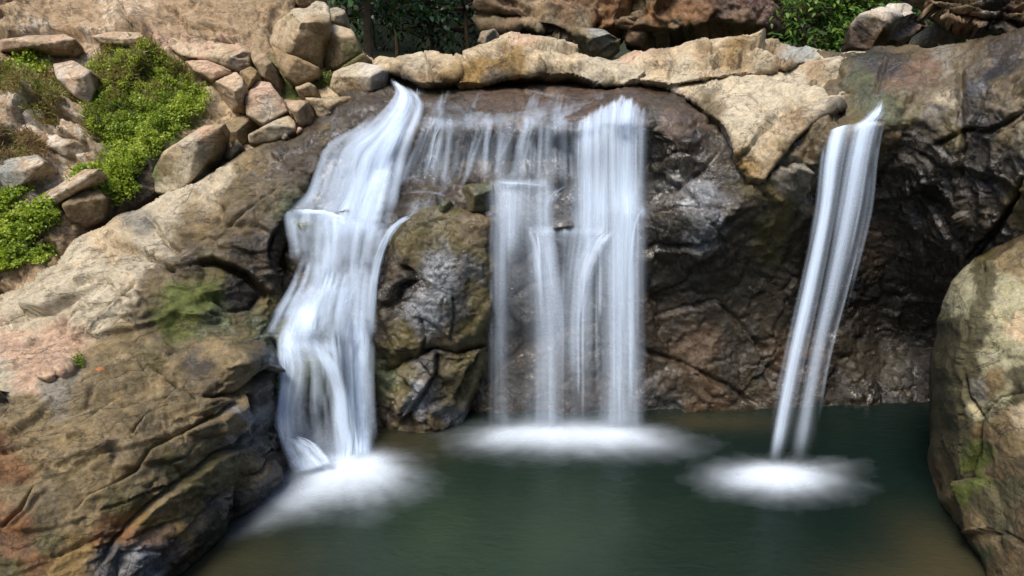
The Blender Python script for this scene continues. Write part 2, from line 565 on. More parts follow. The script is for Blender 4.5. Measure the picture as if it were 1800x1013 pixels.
    disp = facet(W * f1[0] + sd_, f1[1])
    disp = disp + facet(W * f2[0] + sd_ + 5, f2[1])
    disp = disp + facet(W * f2[0] * 2.7 + sd_ + 9, f2[1] * 0.45, 0.3)
    disp = disp - 0.35 * fine * smooth(0.55, 0.95, ridged(W * 2.6 + sd_ + 31, 4, 0.6)) * 3
    disp = disp + nz[1] * (fbm(Pu * nz[0] + sd_, 5, 0.6) * 1.6) + fine * 0.8 * ridged(W * 7 + sd_, 4, 0.65) + fine * 1.3 * fbm(Pu * 24, 4, 0.7)
    disp = disp * amp
    full = np.zeros(len(Q)); full[use] = disp
    for (bx, by, rx, ry, k_) in calm:
        full *= 1 - (1 - k_) * np.exp(-((((px - bx) / rx) ** 2 + ((py - by) / ry) ** 2)) ** 2)
    # cracks and steps drawn along the photo's joints
    for cr in cracks:
        pts, wdt, dep = cr[:3]; stp = cr[3] if len(cr) > 3 else 0.0
        bb = np.array(pts, float)
        m = use & (px > bb[:, 0].min() - 90) & (px < bb[:, 0].max() + 90) & (py > bb[:, 1].min() - 90) & (py < bb[:, 1].max() + 90)
        q3 = P[m] * 3.0
        QQ = np.stack([px[m] + wob * fbm(q3 + 3, 4, 0.6), py[m] + wob * fbm(q3 + 70, 4, 0.6)], 1)
        dd, _, sg, pr = seg_dist(QQ, pts, False)
        taper = smooth(0, 0.12, pr) * smooth(0, 0.12, 1 - pr) * 0.85 + 0.15
        wv = wdt * (0.7 + 0.9 * np.clip(fbm(q3 * 0.8 + 9, 3) + 0.3, 0, 1))
        full[m] -= 1.25 * dep * taper * np.exp(-(dd / (0.6 * wv)) ** 2)
        if stp: full[m] += 1.15 * stp * taper * sg * np.exp(-dd / 34.0) * smooth(0, wdt * 0.5, dd)
    full *= 0.35 + 0.65 * smooth(0, 12, d) if R else 1.0
    P = P + Nn * full[:, None]
    col = np.zeros((len(Q), 3)); wet = np.zeros(len(Q)); lic = np.zeros(len(Q))
    col[use], wet[use], lic[use] = paint(px[use], py[use], Pu, cps, warp, soft, seed)
    # compact
    remap = np.full(len(Q), -1); ids = np.where(use)[0]; remap[ids] = np.arange(len(ids))
    V = P[ids]; F = remap[F]; n0 = len(V)
    # closed skirt behind
    if skirt is not None:
        E = {}
        e = np.concatenate([F[:, [0, 1]], F[:, [1, 2]], F[:, [2, 3]], F[:, [3, 0]]])
        key = np.sort(e, 1); k1 = key[:, 0] * (n0 + 1) + key[:, 1]
        u, inv, cnt = np.unique(k1, return_inverse=True, return_counts=True)
        be = e[cnt[inv] == 1]
        bv = np.unique(be); mp = np.full(n0, -1); mp[bv] = np.arange(len(bv))
        cen = V[bv].mean(0)
        sk = np.array(skirt, float)
        L1 = V[bv] + sk * 0.4 + (cen - V[bv]) * 0.04
        L2 = V[bv] + sk * 1.0 + (cen - V[bv]) * 0.35
        for L in (L1, L2): L += 0.05 * np.stack([perlin(L * 2), perlin(L * 2 + 9), perlin(L * 2 + 19)], 1)
        cpt = (L2.mean(0) + sk * 0.1)[None]
        nb = len(bv)
        a, b = be[:, 0], be[:, 1]
        i1, i2 = n0 + mp[a], n0 + mp[b]
        F2 = np.stack([b, a, i1, i2], 1); F3 = np.stack([i2, i1, i1 + nb, i2 + nb], 1)
        V = np.vstack([V, L1, L2, cpt])
        ci = np.full(len(be), len(V) - 1)
        Fc = np.stack([i2 + nb, i1 + nb, ci], 1)
        F = np.vstack([F, F2, F3])
        col = np.vstack([col[ids], col[ids][bv], col[ids][bv], col[ids][bv[:1]]])
        wet = np.concatenate([wet[ids], wet[ids][bv], wet[ids][bv], [0]]); lic = np.concatenate([lic[ids], lic[ids][bv], lic[ids][bv], [0]])
        # degenerate quads for the cap
        F = np.vstack([F, np.column_stack([Fc, Fc[:, 2]])]) if False else F
        tri = Fc
    else:
        tri = None; col, wet, lic = col[ids], wet[ids], lic[ids]
    me = bpy.data.meshes.new(name)
    m4 = len(F); m3 = 0 if tri is None else len(tri)
    me.vertices.add(len(V)); me.vertices.foreach_set('co', V.astype(np.float32).ravel())
    li = F.astype(np.int32).ravel() if tri is None else np.concatenate([F.ravel(), tri.ravel()]).astype(np.int32)
    me.loops.add(len(li)); me.loops.foreach_set('vertex_index', li)
    ls = np.concatenate([np.arange(m4) * 4, m4 * 4 + np.arange(m3) * 3]).astype(np.int32)
    me.polygons.add(m4 + m3); me.polygons.foreach_set('loop_start', ls)
    me.polygons.foreach_set('use_smooth', np.ones(m4 + m3, bool))
    me.update(calc_edges=True)
    a = me.attributes.new('tint', 'FLOAT_COLOR', 'POINT')
    a.data.foreach_set('color', np.hstack([col, np.ones((len(V), 1))]).astype(np.float32).ravel())
    for an, av in (('wet', wet), ('lichen', lic)):
        a = me.attributes.new(an, 'FLOAT', 'POINT'); a.data.foreach_set('value', av.astype(np.float32))
    me.validate()
    me.materials.append(mat or ROCK)
    o = bpy.data.objects.new(name, me); C.objects.link(o)
    if parent: o.parent = parent
    tag(o, label, cat if kind is None or kind == 'thing' else None, group, kind)
    if parent is None and label and kind == 'structure': pass
    REG.setdefault(name, []).append((x0, y0, step, nx, ny, P.reshape(ny, nx, 3), um, Nn.reshape(ny, nx, 3)))
    return o


def lookup(reg, px, py):
    x0, y0, st, nx, ny, P, um, Nn = reg
    i = np.clip(np.round((np.asarray(px) - x0) / st).astype(int), 0, nx - 1)
    j = np.clip(np.round((np.asarray(py) - y0) / st).astype(int), 0, ny - 1)
    return P[j, i], Nn[j, i], um[j, i]


# ================================================================== THE SETTING
# --- the rock face behind the falls, with the wet dome on top and the dark wall on the right
CL = [(380, 60, 11.2), (600, 100, 10.8), (680, 120, 10.4), (900, 115, 10.6), (1100, 115, 10.5), (1300, 90, 10.6), (1500, 85, 10), (1650, 80, 9.3), (1800, 50, 8.7), (2150, 0, 7.6),
      (700, 150, 9.9), (760, 152, 9.9), (900, 145, 10.0), (1040, 155, 9.8), (1130, 160, 9.6),
      (700, 200, 9.2), (800, 188, 9.25), (900, 183, 9.25), (1000, 188, 9.05), (1080, 175, 8.95), (1130, 180, 8.9),
      (620, 230, 8.8), (700, 228, 8.85), (760, 217, 8.85), (850, 217, 8.8), (950, 217, 8.65), (1000, 225, 8.45), (1060, 208, 8.45), (1110, 195, 8.45), (1130, 205, 8.5),
      (600, 270, 8.6), (700, 270, 8.85), (760, 270, 8.95), (850, 280, 8.95), (920, 280, 8.9), (980, 270, 8.8), (1060, 270, 8.8), (1120, 270, 8.75),
      (560, 330, 8.4), (640, 350, 8.45), (720, 345, 8.65), (800, 322, 8.65), (880, 322, 8.6), (930, 330, 8.6), (1000, 320, 8.65), (1060, 340, 8.65),
      (540, 375, 8.1), (620, 392, 8.15), (700, 385, 8.25), (880, 380, 8.4), (1000, 408, 8.25), (1100, 375, 8.45), (1125, 368, 8.4),
      (540, 450, 8.0), (620, 450, 8.05), (900, 450, 8.45), (1000, 480, 8.4), (1100, 460, 8.5),
      (520, 560, 7.65), (600, 560, 7.9), (900, 600, 8.4), (1000, 600, 8.4), (1100, 600, 8.4),
      (470, 620, 7.4), (550, 620, 7.4), (560, 680, 7.35), (620, 700, 7.65), (560, 800, 7.3), (520, 830, 7.0), (650, 780, 7.65), (700, 740, 8.05), (900, 740, 8.2), (1100, 735, 8.2),
      (440, 900, 6.9), (560, 900, 7.3), (700, 900, 8.0), (900, 900, 8.3), (1300, 900, 8.4), (1600, 900, 8.4), (1800, 900, 7.5), (900, 1150, 8.4), (1500, 1150, 8.5),
      (1180, 190, 8.9), (1200, 235, 8.4), (1240, 320, 8.2), (1250, 400, 7.95), (1180, 400, 8.15), (1200, 450, 8.4), (1280, 450, 8.35), (1300, 550, 8.6), (1200, 600, 8.5), (1200, 715, 8.25), (1300, 720, 8.25),
      (1330, 330, 8.1), (1400, 290, 8.0), (1400, 400, 8.3), (1420, 550, 8.7), (1450, 720, 8.35),
      (1250, 165, 9.8), (1310, 200, 9.4), (1400, 165, 9.5), (1350, 245, 8.6), (1325, 285, 8.25), (1460, 165, 9.2), (1200, 150, 10.0), (1450, 228, 8.0), (1550, 222, 7.9), (1520, 180, 8.25), (1560, 130, 8.8), (1600, 110, 8.9),
      (1500, 300, 8.5), (1500, 450, 8.9), (1560, 600, 9.1), (1500, 705, 8.4), (1560, 712, 8.42), (1560, 740, 8.3), (1640, 700, 8.45), (1640, 740, 8.3),
      (1620, 180, 8.15), (1620, 300, 8.1), (1640, 450, 8.3), (1680, 600, 8.7), (1700, 150, 7.9), (1700, 250, 7.6), (1700, 380, 7.5), (1750, 420, 7.2),
      (1790, 120, 7.6), (1790, 250, 7.1), (1790, 350, 6.9), (1900, 200, 6.7), (2050, 400, 6.3), (1950, 700, 7.0), (2100, 950, 6.3), (470, 300, 8.9), (440, 450, 8.4)]
cliffY = tps(CL)
rock('cliff',
     [(455, 300), (560, 200), (640, 140), (690, 110), (800, 130), (1050, 140), (1200, 108), (1480, 98), (1560, 84), (1640, 80), (1720, 66), (1800, 52), (2150, 10), (2150, 1240), (400, 1240), (420, 700), (440, 450)],
     CL,
     [(700, 150, 'brown'), (760, 165, 'brown'), (850, 170, 'red'), (960, 160, 'red'), (930, 195, 'red'), (1050, 160, 'red'), (1040, 195, 'red'), (1120, 175, 'red'), (800, 200, 'brown'),
      (740, 240, 'brown'), (800, 260, 'dark'), (880, 260, 'dark'), (950, 260, 'dark'), (740, 300, 'dark'), (830, 300, 'brown'), (900, 300, 'black'), (1000, 280, 'black'), (1080, 300, 'dark'),
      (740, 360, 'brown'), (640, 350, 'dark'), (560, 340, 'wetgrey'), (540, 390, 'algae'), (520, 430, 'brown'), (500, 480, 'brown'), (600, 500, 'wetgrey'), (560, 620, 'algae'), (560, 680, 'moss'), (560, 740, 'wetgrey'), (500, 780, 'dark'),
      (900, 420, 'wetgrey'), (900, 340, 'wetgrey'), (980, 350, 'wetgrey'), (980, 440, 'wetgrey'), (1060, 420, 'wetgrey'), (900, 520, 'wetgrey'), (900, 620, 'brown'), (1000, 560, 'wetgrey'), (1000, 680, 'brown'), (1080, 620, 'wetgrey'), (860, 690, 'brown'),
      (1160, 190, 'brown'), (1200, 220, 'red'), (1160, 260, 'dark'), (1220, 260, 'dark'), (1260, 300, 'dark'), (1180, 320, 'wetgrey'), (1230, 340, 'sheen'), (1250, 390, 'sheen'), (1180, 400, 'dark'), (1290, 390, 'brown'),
      (1180, 470, 'speck'), (1240, 500, 'speck'), (1300, 500, 'speck'), (1180, 560, 'brown'), (1240, 610, 'rustd'), (1290, 580, 'speck'), (1230, 660, 'rustd'), (1180, 680, 'brown'), (1160, 710, 'wetgrey'), (1240, 710, 'rustd'), (1300, 650, 'speck'), (1330, 700, 'brown'),
      (1340, 330, 'olive'), (1400, 300, 'grey'), (1420, 260, 'slabd'), (1360, 400, 'olive'), (1420, 420, 'speck'), (1380, 500, 'speck'), (1350, 560, 'speck'), (1440, 560, 'dark'), (1400, 620, 'rustd'), (1400, 690, 'dark'),
      (1460, 210, 'slabd'), (1520, 220, 'olive'), (1550, 185, 'algae'), (1578, 160, 'rustl'), (1602, 140, 'rustl'), (1628, 118, 'rustl'), (1600, 165, 'slabd'), (1575, 180, 'algae'), (1570, 130, 'dark'), (1590, 115, 'brown'), (1640, 135, 'slabd'), (1620, 150, 'slabd'), (1660, 105, 'grey'), (1600, 98, 'slabd'), (1560, 220, 'slabd'), (1640, 150, 'slabd'), (1680, 110, 'slabd'), (1750, 90, 'brown'), (1650, 170, 'cream'), (1660, 210, 'olive'),
      (1500, 300, 'dark'), (1500, 400, 'black'), (1580, 280, 'dark'), (1620, 240, 'dark'), (1600, 340, 'black'), (1680, 300, 'dark'), (1600, 420, 'dark'), (1560, 480, 'dark'), (1540, 440, 'red'), (1580, 440, 'dark'), (1500, 520, 'black'), (1600, 520, 'black'), (1540, 560, 'dark'),
      (1500, 640, 'speck'), (1560, 640, 'speck'), (1600, 700, 'black'), (1450, 700, 'dark'), (1500, 720, 'dark'), (1560, 700, 'black'), (1600, 730, 'black'), (1640, 720, 'black'), (1420, 725, 'brown'), (1480, 690, 'dark'), (1350, 715, 'brown'), (1640, 560, 'black'), (1700, 380, 'brown'), (1700, 430, 'dark'),
      (1640, 205, 'dark'), (1685, 180, 'brown'), (1665, 140, 'slabd'), (1705, 200, 'dark'), (1770, 225, 'slabd'), (1600, 190, 'olive'), (1600, 220, 'dark'), (1720, 110, 'slabd'), (1820, 120, 'slabd'), (1815, 200, 'slabd'), (1720, 150, 'wetgrey'), (1760, 130, 'black'), (1740, 220, 'black'), (1780, 170, 'slabd'), (1790, 220, 'cream'), (1780, 280, 'dark'), (1740, 330, 'black'), (1790, 340, 'olive'), (1850, 250, 'slabd'), (1900, 100, 'slabd'), (1500, 900, 'black'), (1000, 900, 'dark')],
     mat=ROCKWET, step=3.0, R=30, T=0.4, skirt=None, f1=(1.0, 0.15), f2=(3.0, 0.05), nz=(1.5, 0.04), fine=0.012, kind='structure', seed=1, warp=30, calm=[(1450, 738, 260, 26, 0.15), (930, 180, 230, 48, 0.2), (1560, 150, 90, 70, 0.35), (1200, 180, 80, 40, 0.5)],
     cracks=[([(1130, 330), (1180, 335), (1240, 300), (1280, 250)], 5, 0.06, 0.03), ([(1130, 290), (1190, 270), (1260, 265)], 5, 0.05, 0.02), ([(1140, 380), (1200, 360), (1290, 370)], 5, 0.05, 0.02),
             ([(1120, 610), (1200, 640), (1280, 680), (1340, 720)], 7, 0.10, 0.04), ([(1140, 560), (1260, 530), (1330, 600), (1360, 690)], 6, 0.06, 0.03),
             ([(1690, 110), (1680, 180), (1690, 260), (1670, 330)], 6, 0.10, 0.03), ([(1600, 320), (1660, 400), (1690, 440)], 5, 0.08, 0.03),
             ([(1800, 190), (1740, 230), (1690, 230), (1640, 260)], 6, 0.09, 0.04), ([(1800, 300), (1760, 380), (1730, 430), (1700, 460)], 9, 0.2, 0.0),
             ([(1560, 100), (1540, 150), (1510, 190)], 7, 0.07, 0.03), ([(850, 690), (880, 640), (960, 590), (1060, 570)], 6, 0.08, 0.04), ([(860, 560), (930, 500), (1010, 470)], 5, 0.05, 0.03),
             ([(920, 165), (960, 160), (1000, 175)], 5, 0.05, -0.03), ([(740, 215), (850, 205), (930, 205), (1000, 222), (1100, 200)], 6, 0.05, -0.04),
             ([(900, 320), (960, 330), (1000, 318)], 5, 0.04, -0.06), ([(960, 405), (1020, 405), (1090, 370), (1130, 366)], 5, 0.04, -0.08), ([(500, 372), (560, 372), (640, 400)], 5, 0.04, -0.08)],
     bumps=[(975, 355, 36, 36, 0.22), (985, 440, 30, 38, 0.12), (565, 640, 55, 50, 0.22), (520, 395, 35, 25, 0.15), (740, 360, 40, 22, 0.15), (780, 270, 28, 30, 0.1)])

# --- the steep bank of soil and broken rock above the slab
rock('bank', [(-260, -90), (500, -90), (520, 20), (590, 70), (650, 105), (700, 120), (690, 170), (600, 230), (520, 262), (430, 300), (330, 370), (200, 430), (60, 540), (-260, 720)],
     [(0, 540, 7.35), (150, 430, 8.1), (290, 360, 8.75), (430, 290, 9.2), (0, 430, 7.7), (-150, 500, 7.0), (100, 300, 8.7), (0, 300, 8.4), (-200, 300, 7.6), (200, 200, 9.4), (300, 150, 9.8), (350, 230, 9.3), (250, 280, 8.9), (0, 150, 9.5), (100, 90, 10.2), (100, 60, 10.7), (0, 0, 10.7), (300, 50, 10.9), (250, 90, 10.2),
      (450, 80, 10.8), (450, 200, 9.8), (550, 150, 10.4), (640, 120, 10.7), (500, 0, 11.6), (-200, 0, 10.0), (300, -90, 12.2), (580, 220, 9.4), (690, 150, 10.2)],
     [(50, 20, 'soil'), (150, 30, 'soil'), (20, 60, 'tan'), (220, 20, 'crust'), (300, 20, 'soil'), (400, 20, 'tan'), (350, 50, 'tan'), (450, 40, 'tan'), (130, 60, 'soil'), (250, 50, 'soil'), (160, 70, 'crust'), (60, 75, 'crust'), (330, 85, 'pink'), (400, 100, 'pink'), (290, 75, 'pink'), (370, 120, 'pink'),
      (440, 170, 'pale'), (440, 220, 'pale'), (500, 230, 'tan'), (400, 160, 'pale'), (400, 230, 'tan'), (520, 160, 'moss'), (550, 130, 'tan'), (600, 140, 'pale'), (600, 220, 'slabd'), (650, 190, 'slabd'), (550, 240, 'slabd'),
      (30, 100, 'soil'), (110, 110, 'soil'), (120, 140, 'crust'), (150, 170, 'crust'), (100, 180, 'soil'), (60, 140, 'soil'), (10, 160, 'crust'), (20, 210, 'crust'), (60, 200, 'white'), (100, 220, 'crust'), (60, 250, 'soil'), (15, 250, 'soil'), (140, 240, 'crust'), (90, 280, 'crust'),
      (30, 300, 'bluegrey'), (120, 300, 'crust'), (70, 330, 'crust'), (20, 370, 'soil'), (100, 350, 'crust'), (160, 330, 'soil'), (180, 370, 'brown'), (140, 390, 'brown'), (250, 330, 'brown'), (280, 310, 'brown'), (210, 400, 'slabd'), (80, 430, 'olive'), (40, 490, 'soil'), (120, 420, 'soil'), (0, 520, 'soil'),
      (200, 140, 'moss'), (300, 170, 'moss'), (260, 220, 'moss'), (220, 290, 'moss'), (-100, 200, 'soil'), (-100, 400, 'crust')],
     step=3.2, R=30, T=0.35, skirt=None, f1=(1.2, 0.2), f2=(3.6, 0.07), nz=(2.2, 0.06), fine=0.02, kind='structure', seed=4, strata=(20, -30, 35, 0.6, 1.3, 1.3),
     cracks=[([(-20, 75), (60, 72), (120, 60), (200, 75), (270, 70)], 6, 0.10, -0.10), ([(120, 110), (140, 140), (165, 180)], 6, 0.06, 0.03), ([(0, 200), (60, 215), (120, 250), (160, 265)], 6, 0.08, -0.05),
             ([(40, 380), (90, 340), (150, 300), (200, 262)], 5, 0.08, 0.05), ([(0, 410), (60, 380), (110, 350)], 5, 0.06, 0.04), ([(130, 420), (200, 390), (280, 350), (350, 310)], 14, 0.25, 0.0),
             ([(330, 125), (380, 118), (430, 130), (440, 110)], 5, 0.06, -0.06), ([(300, 60), (360, 55), (430, 62)], 5, 0.06, -0.05), ([(475, 40), (475, 70), (480, 90)], 5, 0.1, 0)])

# ================================================================== THE BIG STONES
SL = [(0, 520, 7.2), (190, 395, 7.9), (290, 345, 8.3), (430, 265, 8.75), (520, 240, 8.85), (620, 205, 9.15), (690, 175, 9.6), (560, 300, 8.4), (520, 370, 8.05), (400, 350, 8.0), (300, 400, 7.7), (200, 450, 7.2),
      (480, 460, 7.75), (400, 450, 7.5), (300, 500, 7.1), (100, 520, 6.8), (0, 600, 6.2), (150, 600, 6.4), (300, 590, 6.7), (400, 600, 6.85), (470, 590, 7.2), (0, 700, 5.5), (150, 700, 5.6), (300, 700, 5.9), (400, 650, 6.35), (450, 650, 6.6),
      (475, 750, 6.85), (400, 750, 6.05), (430, 830, 6.15), (490, 850, 6.6), (0, 850, 4.7), (150, 850, 4.9), (300, 850, 5.2), (380, 880, 5.65), (0, 1013, 4.1), (150, 1000, 4.4), (250, 980, 4.8), (300, 1000, 5.15), (440, 915, 6.2), (-150, 700, 5.0), (-150, 1100, 3.6), (150, 1100, 4.1), (260, 1080, 4.7), (-200, 500, 6.5)]
rock('rock_slab', [(-260, 640), (-100, 570), (0, 520), (100, 468), (130, 420), (190, 393), (290, 343), (350, 318), (430, 265), (520, 238), (600, 203), (680, 168), (705, 185), (650, 218), (600, 243), (572, 275), (558, 325), (520, 372), (503, 400), (490, 470), (500, 520), (480, 565), (472, 590), (492, 620), (488, 690), (484, 760), (500, 800), (503, 855), (450, 905), (390, 945), (330, 985), (270, 1050), (230, 1250), (-260, 1300)],
     SL,
     [(60, 560, 'cream'), (30, 610, 'pink'), (100, 600, 'pink'), (10, 660, 'cream'), (60, 660, 'pink'), (140, 545, 'cream'), (120, 520, 'cream'), (200, 500, 'cream'), (170, 560, 'cream'), (240, 470, 'cream'), (150, 470, 'cream'), (200, 430, 'pale'), (270, 420, 'cream'), (220, 530, 'cream'), (280, 380, 'cream'), (330, 345, 'cream'), (250, 400, 'grey'),
      (310, 410, 'slabd'), (340, 380, 'slab'), (400, 340, 'slabd'), (450, 300, 'slabd'), (500, 270, 'brown'), (440, 330, 'slabd'), (520, 300, 'brown'), (480, 250, 'slabd'), (410, 290, 'slab'), (380, 300, 'cream'), (430, 380, 'slabd'), (470, 420, 'brown'), (380, 420, 'slabd'), (540, 260, 'brown'),
      (600, 220, 'slabd'), (650, 190, 'brown'), (490, 345, 'slabd'), (500, 365, 'algae'), (420, 450, 'brown'), (460, 480, 'brown'), (330, 470, 'brown'), (300, 480, 'slabd'), (350, 490, 'olive'), (280, 515, 'slabd'), (410, 520, 'dark'), (440, 510, 'dark'),
      (330, 535, 'moss'), (300, 560, 'moss'), (360, 540, 'moss'), (380, 565, 'algae'), (430, 570, 'olive'), (460, 570, 'algae'), (490, 540, 'olive'), (300, 600, 'slabd'), (230, 590, 'slab'), (200, 640, 'slab'), (260, 560, 'slabd'),
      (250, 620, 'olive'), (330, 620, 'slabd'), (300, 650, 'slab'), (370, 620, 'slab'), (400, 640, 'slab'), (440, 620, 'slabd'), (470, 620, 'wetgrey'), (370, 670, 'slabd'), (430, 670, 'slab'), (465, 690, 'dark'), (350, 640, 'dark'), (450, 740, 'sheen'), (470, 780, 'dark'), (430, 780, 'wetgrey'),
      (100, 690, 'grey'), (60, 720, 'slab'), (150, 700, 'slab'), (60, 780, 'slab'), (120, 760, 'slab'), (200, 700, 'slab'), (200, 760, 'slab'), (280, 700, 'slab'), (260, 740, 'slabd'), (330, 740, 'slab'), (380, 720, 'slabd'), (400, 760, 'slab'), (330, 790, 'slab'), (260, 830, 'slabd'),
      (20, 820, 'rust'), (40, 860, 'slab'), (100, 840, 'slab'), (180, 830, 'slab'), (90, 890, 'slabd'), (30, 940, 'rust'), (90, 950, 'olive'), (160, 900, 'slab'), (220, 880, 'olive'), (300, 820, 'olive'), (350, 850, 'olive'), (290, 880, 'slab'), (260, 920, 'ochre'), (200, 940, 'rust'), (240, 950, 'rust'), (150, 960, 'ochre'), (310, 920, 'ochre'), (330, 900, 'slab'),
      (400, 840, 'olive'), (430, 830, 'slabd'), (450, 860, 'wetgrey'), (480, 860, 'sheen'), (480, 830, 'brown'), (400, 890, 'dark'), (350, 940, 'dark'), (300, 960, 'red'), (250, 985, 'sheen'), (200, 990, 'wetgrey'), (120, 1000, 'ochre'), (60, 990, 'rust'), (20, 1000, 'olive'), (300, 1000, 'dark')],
     step=2.8, R=24, T=0.30, skirt=(0.15, 0.5, -1.6), f1=(1.1, 0.16), f2=(3.2, 0.055), nz=(1.9, 0.02), fine=0.009, strata=(8, -6, -50, 0.42, 1.35, 1.35), seed=2, warp=26, wv_=0.06, wob=4,
     label='broad sloping rock slab in the left foreground, pale above and wet brown at the pool', edge=5,
     cracks=[([(130, 895), (158, 866), (237, 826), (262, 788), (308, 763), (387, 731), (430, 700)], 6, 0.12, 0.09), ([(184, 992), (213, 949), (292, 870), (347, 834), (395, 795), (440, 780)], 5, 0.10, 0.06),
             ([(0, 930), (36, 897), (60, 850), (85, 815)], 6, 0.12, 0.05), ([(230, 760), (253, 727), (300, 692), (330, 662)], 5, 0.09, 0.06), ([(0, 735), (36, 700), (99, 692), (178, 652), (225, 625)], 5, 0.10, 0.06),
             ([(90, 765), (150, 735), (210, 690)], 3.5, 0.05, 0.03), ([(0, 790), (40, 780), (100, 790)], 4, 0.06, 0.02), ([(185, 426), (237, 438), (276, 454), (296, 470), (310, 480)], 6, 0.13, -0.05), ([(260, 383), (280, 400), (292, 426), (320, 440)], 5, 0.09, -0.03),
             ([(343, 462), (375, 458), (434, 485), (462, 509), (480, 520)], 7, 0.16, -0.08), ([(372, 520), (400, 545), (440, 540), (462, 515)], 7, 0.10, 0.04), ([(527, 350), (493, 399), (478, 430), (474, 466), (490, 490)], 6, 0.14, 0.06),
             ([(100, 580), (106, 572), (130, 545), (150, 540)], 4, 0.07, 0.03), ([(290, 625), (340, 600), (440, 600), (480, 590)], 5, 0.06, 0.05), ([(250, 650), (262, 640), (320, 680), (345, 700)], 5, 0.08, 0.04), ([(350, 690), (420, 700), (450, 680), (490, 640)], 7, 0.15, 0.05),
             ([(440, 690), (440, 740), (410, 790)], 7, 0.12, 0.05), ([(115, 590), (170, 560), (215, 520), (240, 500)], 5, 0.06, 0.05), ([(410, 300), (470, 290), (540, 262)], 4, 0.05, 0.03), ([(330, 420), (400, 400), (450, 360), (500, 330)], 5, 0.07, 0.04), ([(60, 610), (120, 620), (180, 610)], 3.5, 0.05, 0.03), ([(180, 480), (200, 510), (240, 530)], 3.5, 0.05, 0.0)],
     bumps=[(430, 630, 45, 28, 0.22), (345, 545, 40, 20, 0.1), (460, 820, 40, 25, 0.15)])


def stone(poly, Yc, kinds, label, nm='boulder', slope=(0, 0), tilt=None, **kw):
    """smaller stones: flat kinds list is scattered over the outline; slope = change of distance (m per 100 px) right and up"""
    A = np.array(poly, float); c = A.mean(0)
    ctrl = [(c[0] + dx, c[1] + dy, Yc + slope[0] * dx / 100 - slope[1] * dy / 100) for dx in (-200, 0, 200) for dy in (-200, 0, 200)]
    if kinds and isinstance(kinds[0], str):
        rs = np.random.RandomState(int(c[0] + 3 * c[1]) & 65535)
        lo, hi = A.min(0), A.max(0)
        kinds = [(rs.uniform(lo[0], hi[0]), rs.uniform(lo[1], hi[1]), kinds[i % len(kinds)]) for i in range(max(10, 3 * len(kinds)))]
    a = dict(step=2.6, R=4, T=0.10, f1=(2.0, 0.02), f2=(5.5, 0.009), nz=(3.0, 0.008), fine=0.007, planes=1, edge=1.2, seed=int(c[0]) % 37 + 5, skirt=(0, 0.5, -0.25), warp=14)
    kw.pop('T', None)
    a.update(kw)
    return rock(nm, poly, ctrl, kinds, label=label, **a)


# the tall boulder between the left and the middle fall, and those at its foot
rock('boulder', [(700, 385), (745, 360), (795, 358), (845, 372), (868, 382), (872, 470), (866, 560), (856, 610), (800, 625), (760, 612), (740, 640), (690, 655), (655, 640), (660, 560), (672, 480), (684, 420)],
     [(700, 400, 8.05), (780, 370, 8.15), (860, 380, 8.1), (680, 500, 7.85), (760, 480, 7.68), (850, 480, 7.95), (670, 600, 7.85), (760, 600, 7.6), (850, 600, 7.9), (760, 650, 7.75)],
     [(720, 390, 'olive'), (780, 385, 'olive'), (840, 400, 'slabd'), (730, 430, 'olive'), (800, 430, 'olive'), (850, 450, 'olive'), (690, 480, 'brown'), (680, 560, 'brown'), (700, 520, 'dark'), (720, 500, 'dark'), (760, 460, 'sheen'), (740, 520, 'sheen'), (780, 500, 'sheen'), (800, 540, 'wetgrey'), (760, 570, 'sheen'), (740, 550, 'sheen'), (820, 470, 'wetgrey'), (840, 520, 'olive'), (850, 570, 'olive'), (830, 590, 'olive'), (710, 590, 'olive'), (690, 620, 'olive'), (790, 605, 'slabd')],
     mat=ROCKWET, step=2.6, R=24, T=0.34, skirt=(0, 0.6, -0.5), f1=(1.6, 0.09), f2=(4.2, 0.022), nz=(2.2, 0.05), fine=0.014, seed=9,
     cracks=[([(700, 470), (720, 480), (725, 495), (700, 505), (690, 540)], 7, 0.14, 0.08), ([(735, 560), (745, 600), (740, 625)], 5, 0.06, 0.03), ([(795, 520), (800, 560), (790, 600)], 4, 0.05, 0.02)],
     label='tall rounded wet boulder standing between the left and middle waterfalls')
rock('boulder', [(655, 645), (690, 650), (745, 622), (765, 608), (810, 620), (858, 605), (850, 650), (830, 700), (812, 760), (740, 775), (680, 768), (664, 720)],
     [(660, 650, 7.9), (850, 620, 7.95), (760, 640, 7.7), (750, 700, 7.6), (680, 740, 7.75), (820, 750, 7.95), (750, 770, 7.65), (830, 680, 7.9)],
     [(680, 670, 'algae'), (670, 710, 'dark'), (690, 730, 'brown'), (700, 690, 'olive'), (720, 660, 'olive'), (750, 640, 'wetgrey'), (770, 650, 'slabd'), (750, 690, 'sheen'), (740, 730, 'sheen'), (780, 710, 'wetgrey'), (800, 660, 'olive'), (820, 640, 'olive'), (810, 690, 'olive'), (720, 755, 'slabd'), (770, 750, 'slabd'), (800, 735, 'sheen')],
     mat=ROCKWET, step=2.6, R=12, T=0.14, skirt=(0, 0.5, -0.5), f1=(2.0, 0.11), f2=(5, 0.03), nz=(2.5, 0.05), fine=0.014, seed=15, strata=(10, 60, 25, 1.3, 1.3, 0.7),
     cracks=[([(770, 615), (765, 660), (740, 700), (700, 750)], 6, 0.12, 0.10), ([(855, 610), (820, 660), (800, 720)], 5, 0.10, 0.08), ([(690, 655), (730, 680)], 5, 0.08, -0.05)],
     label='low cracked wet boulder at the pool edge below the tall one')
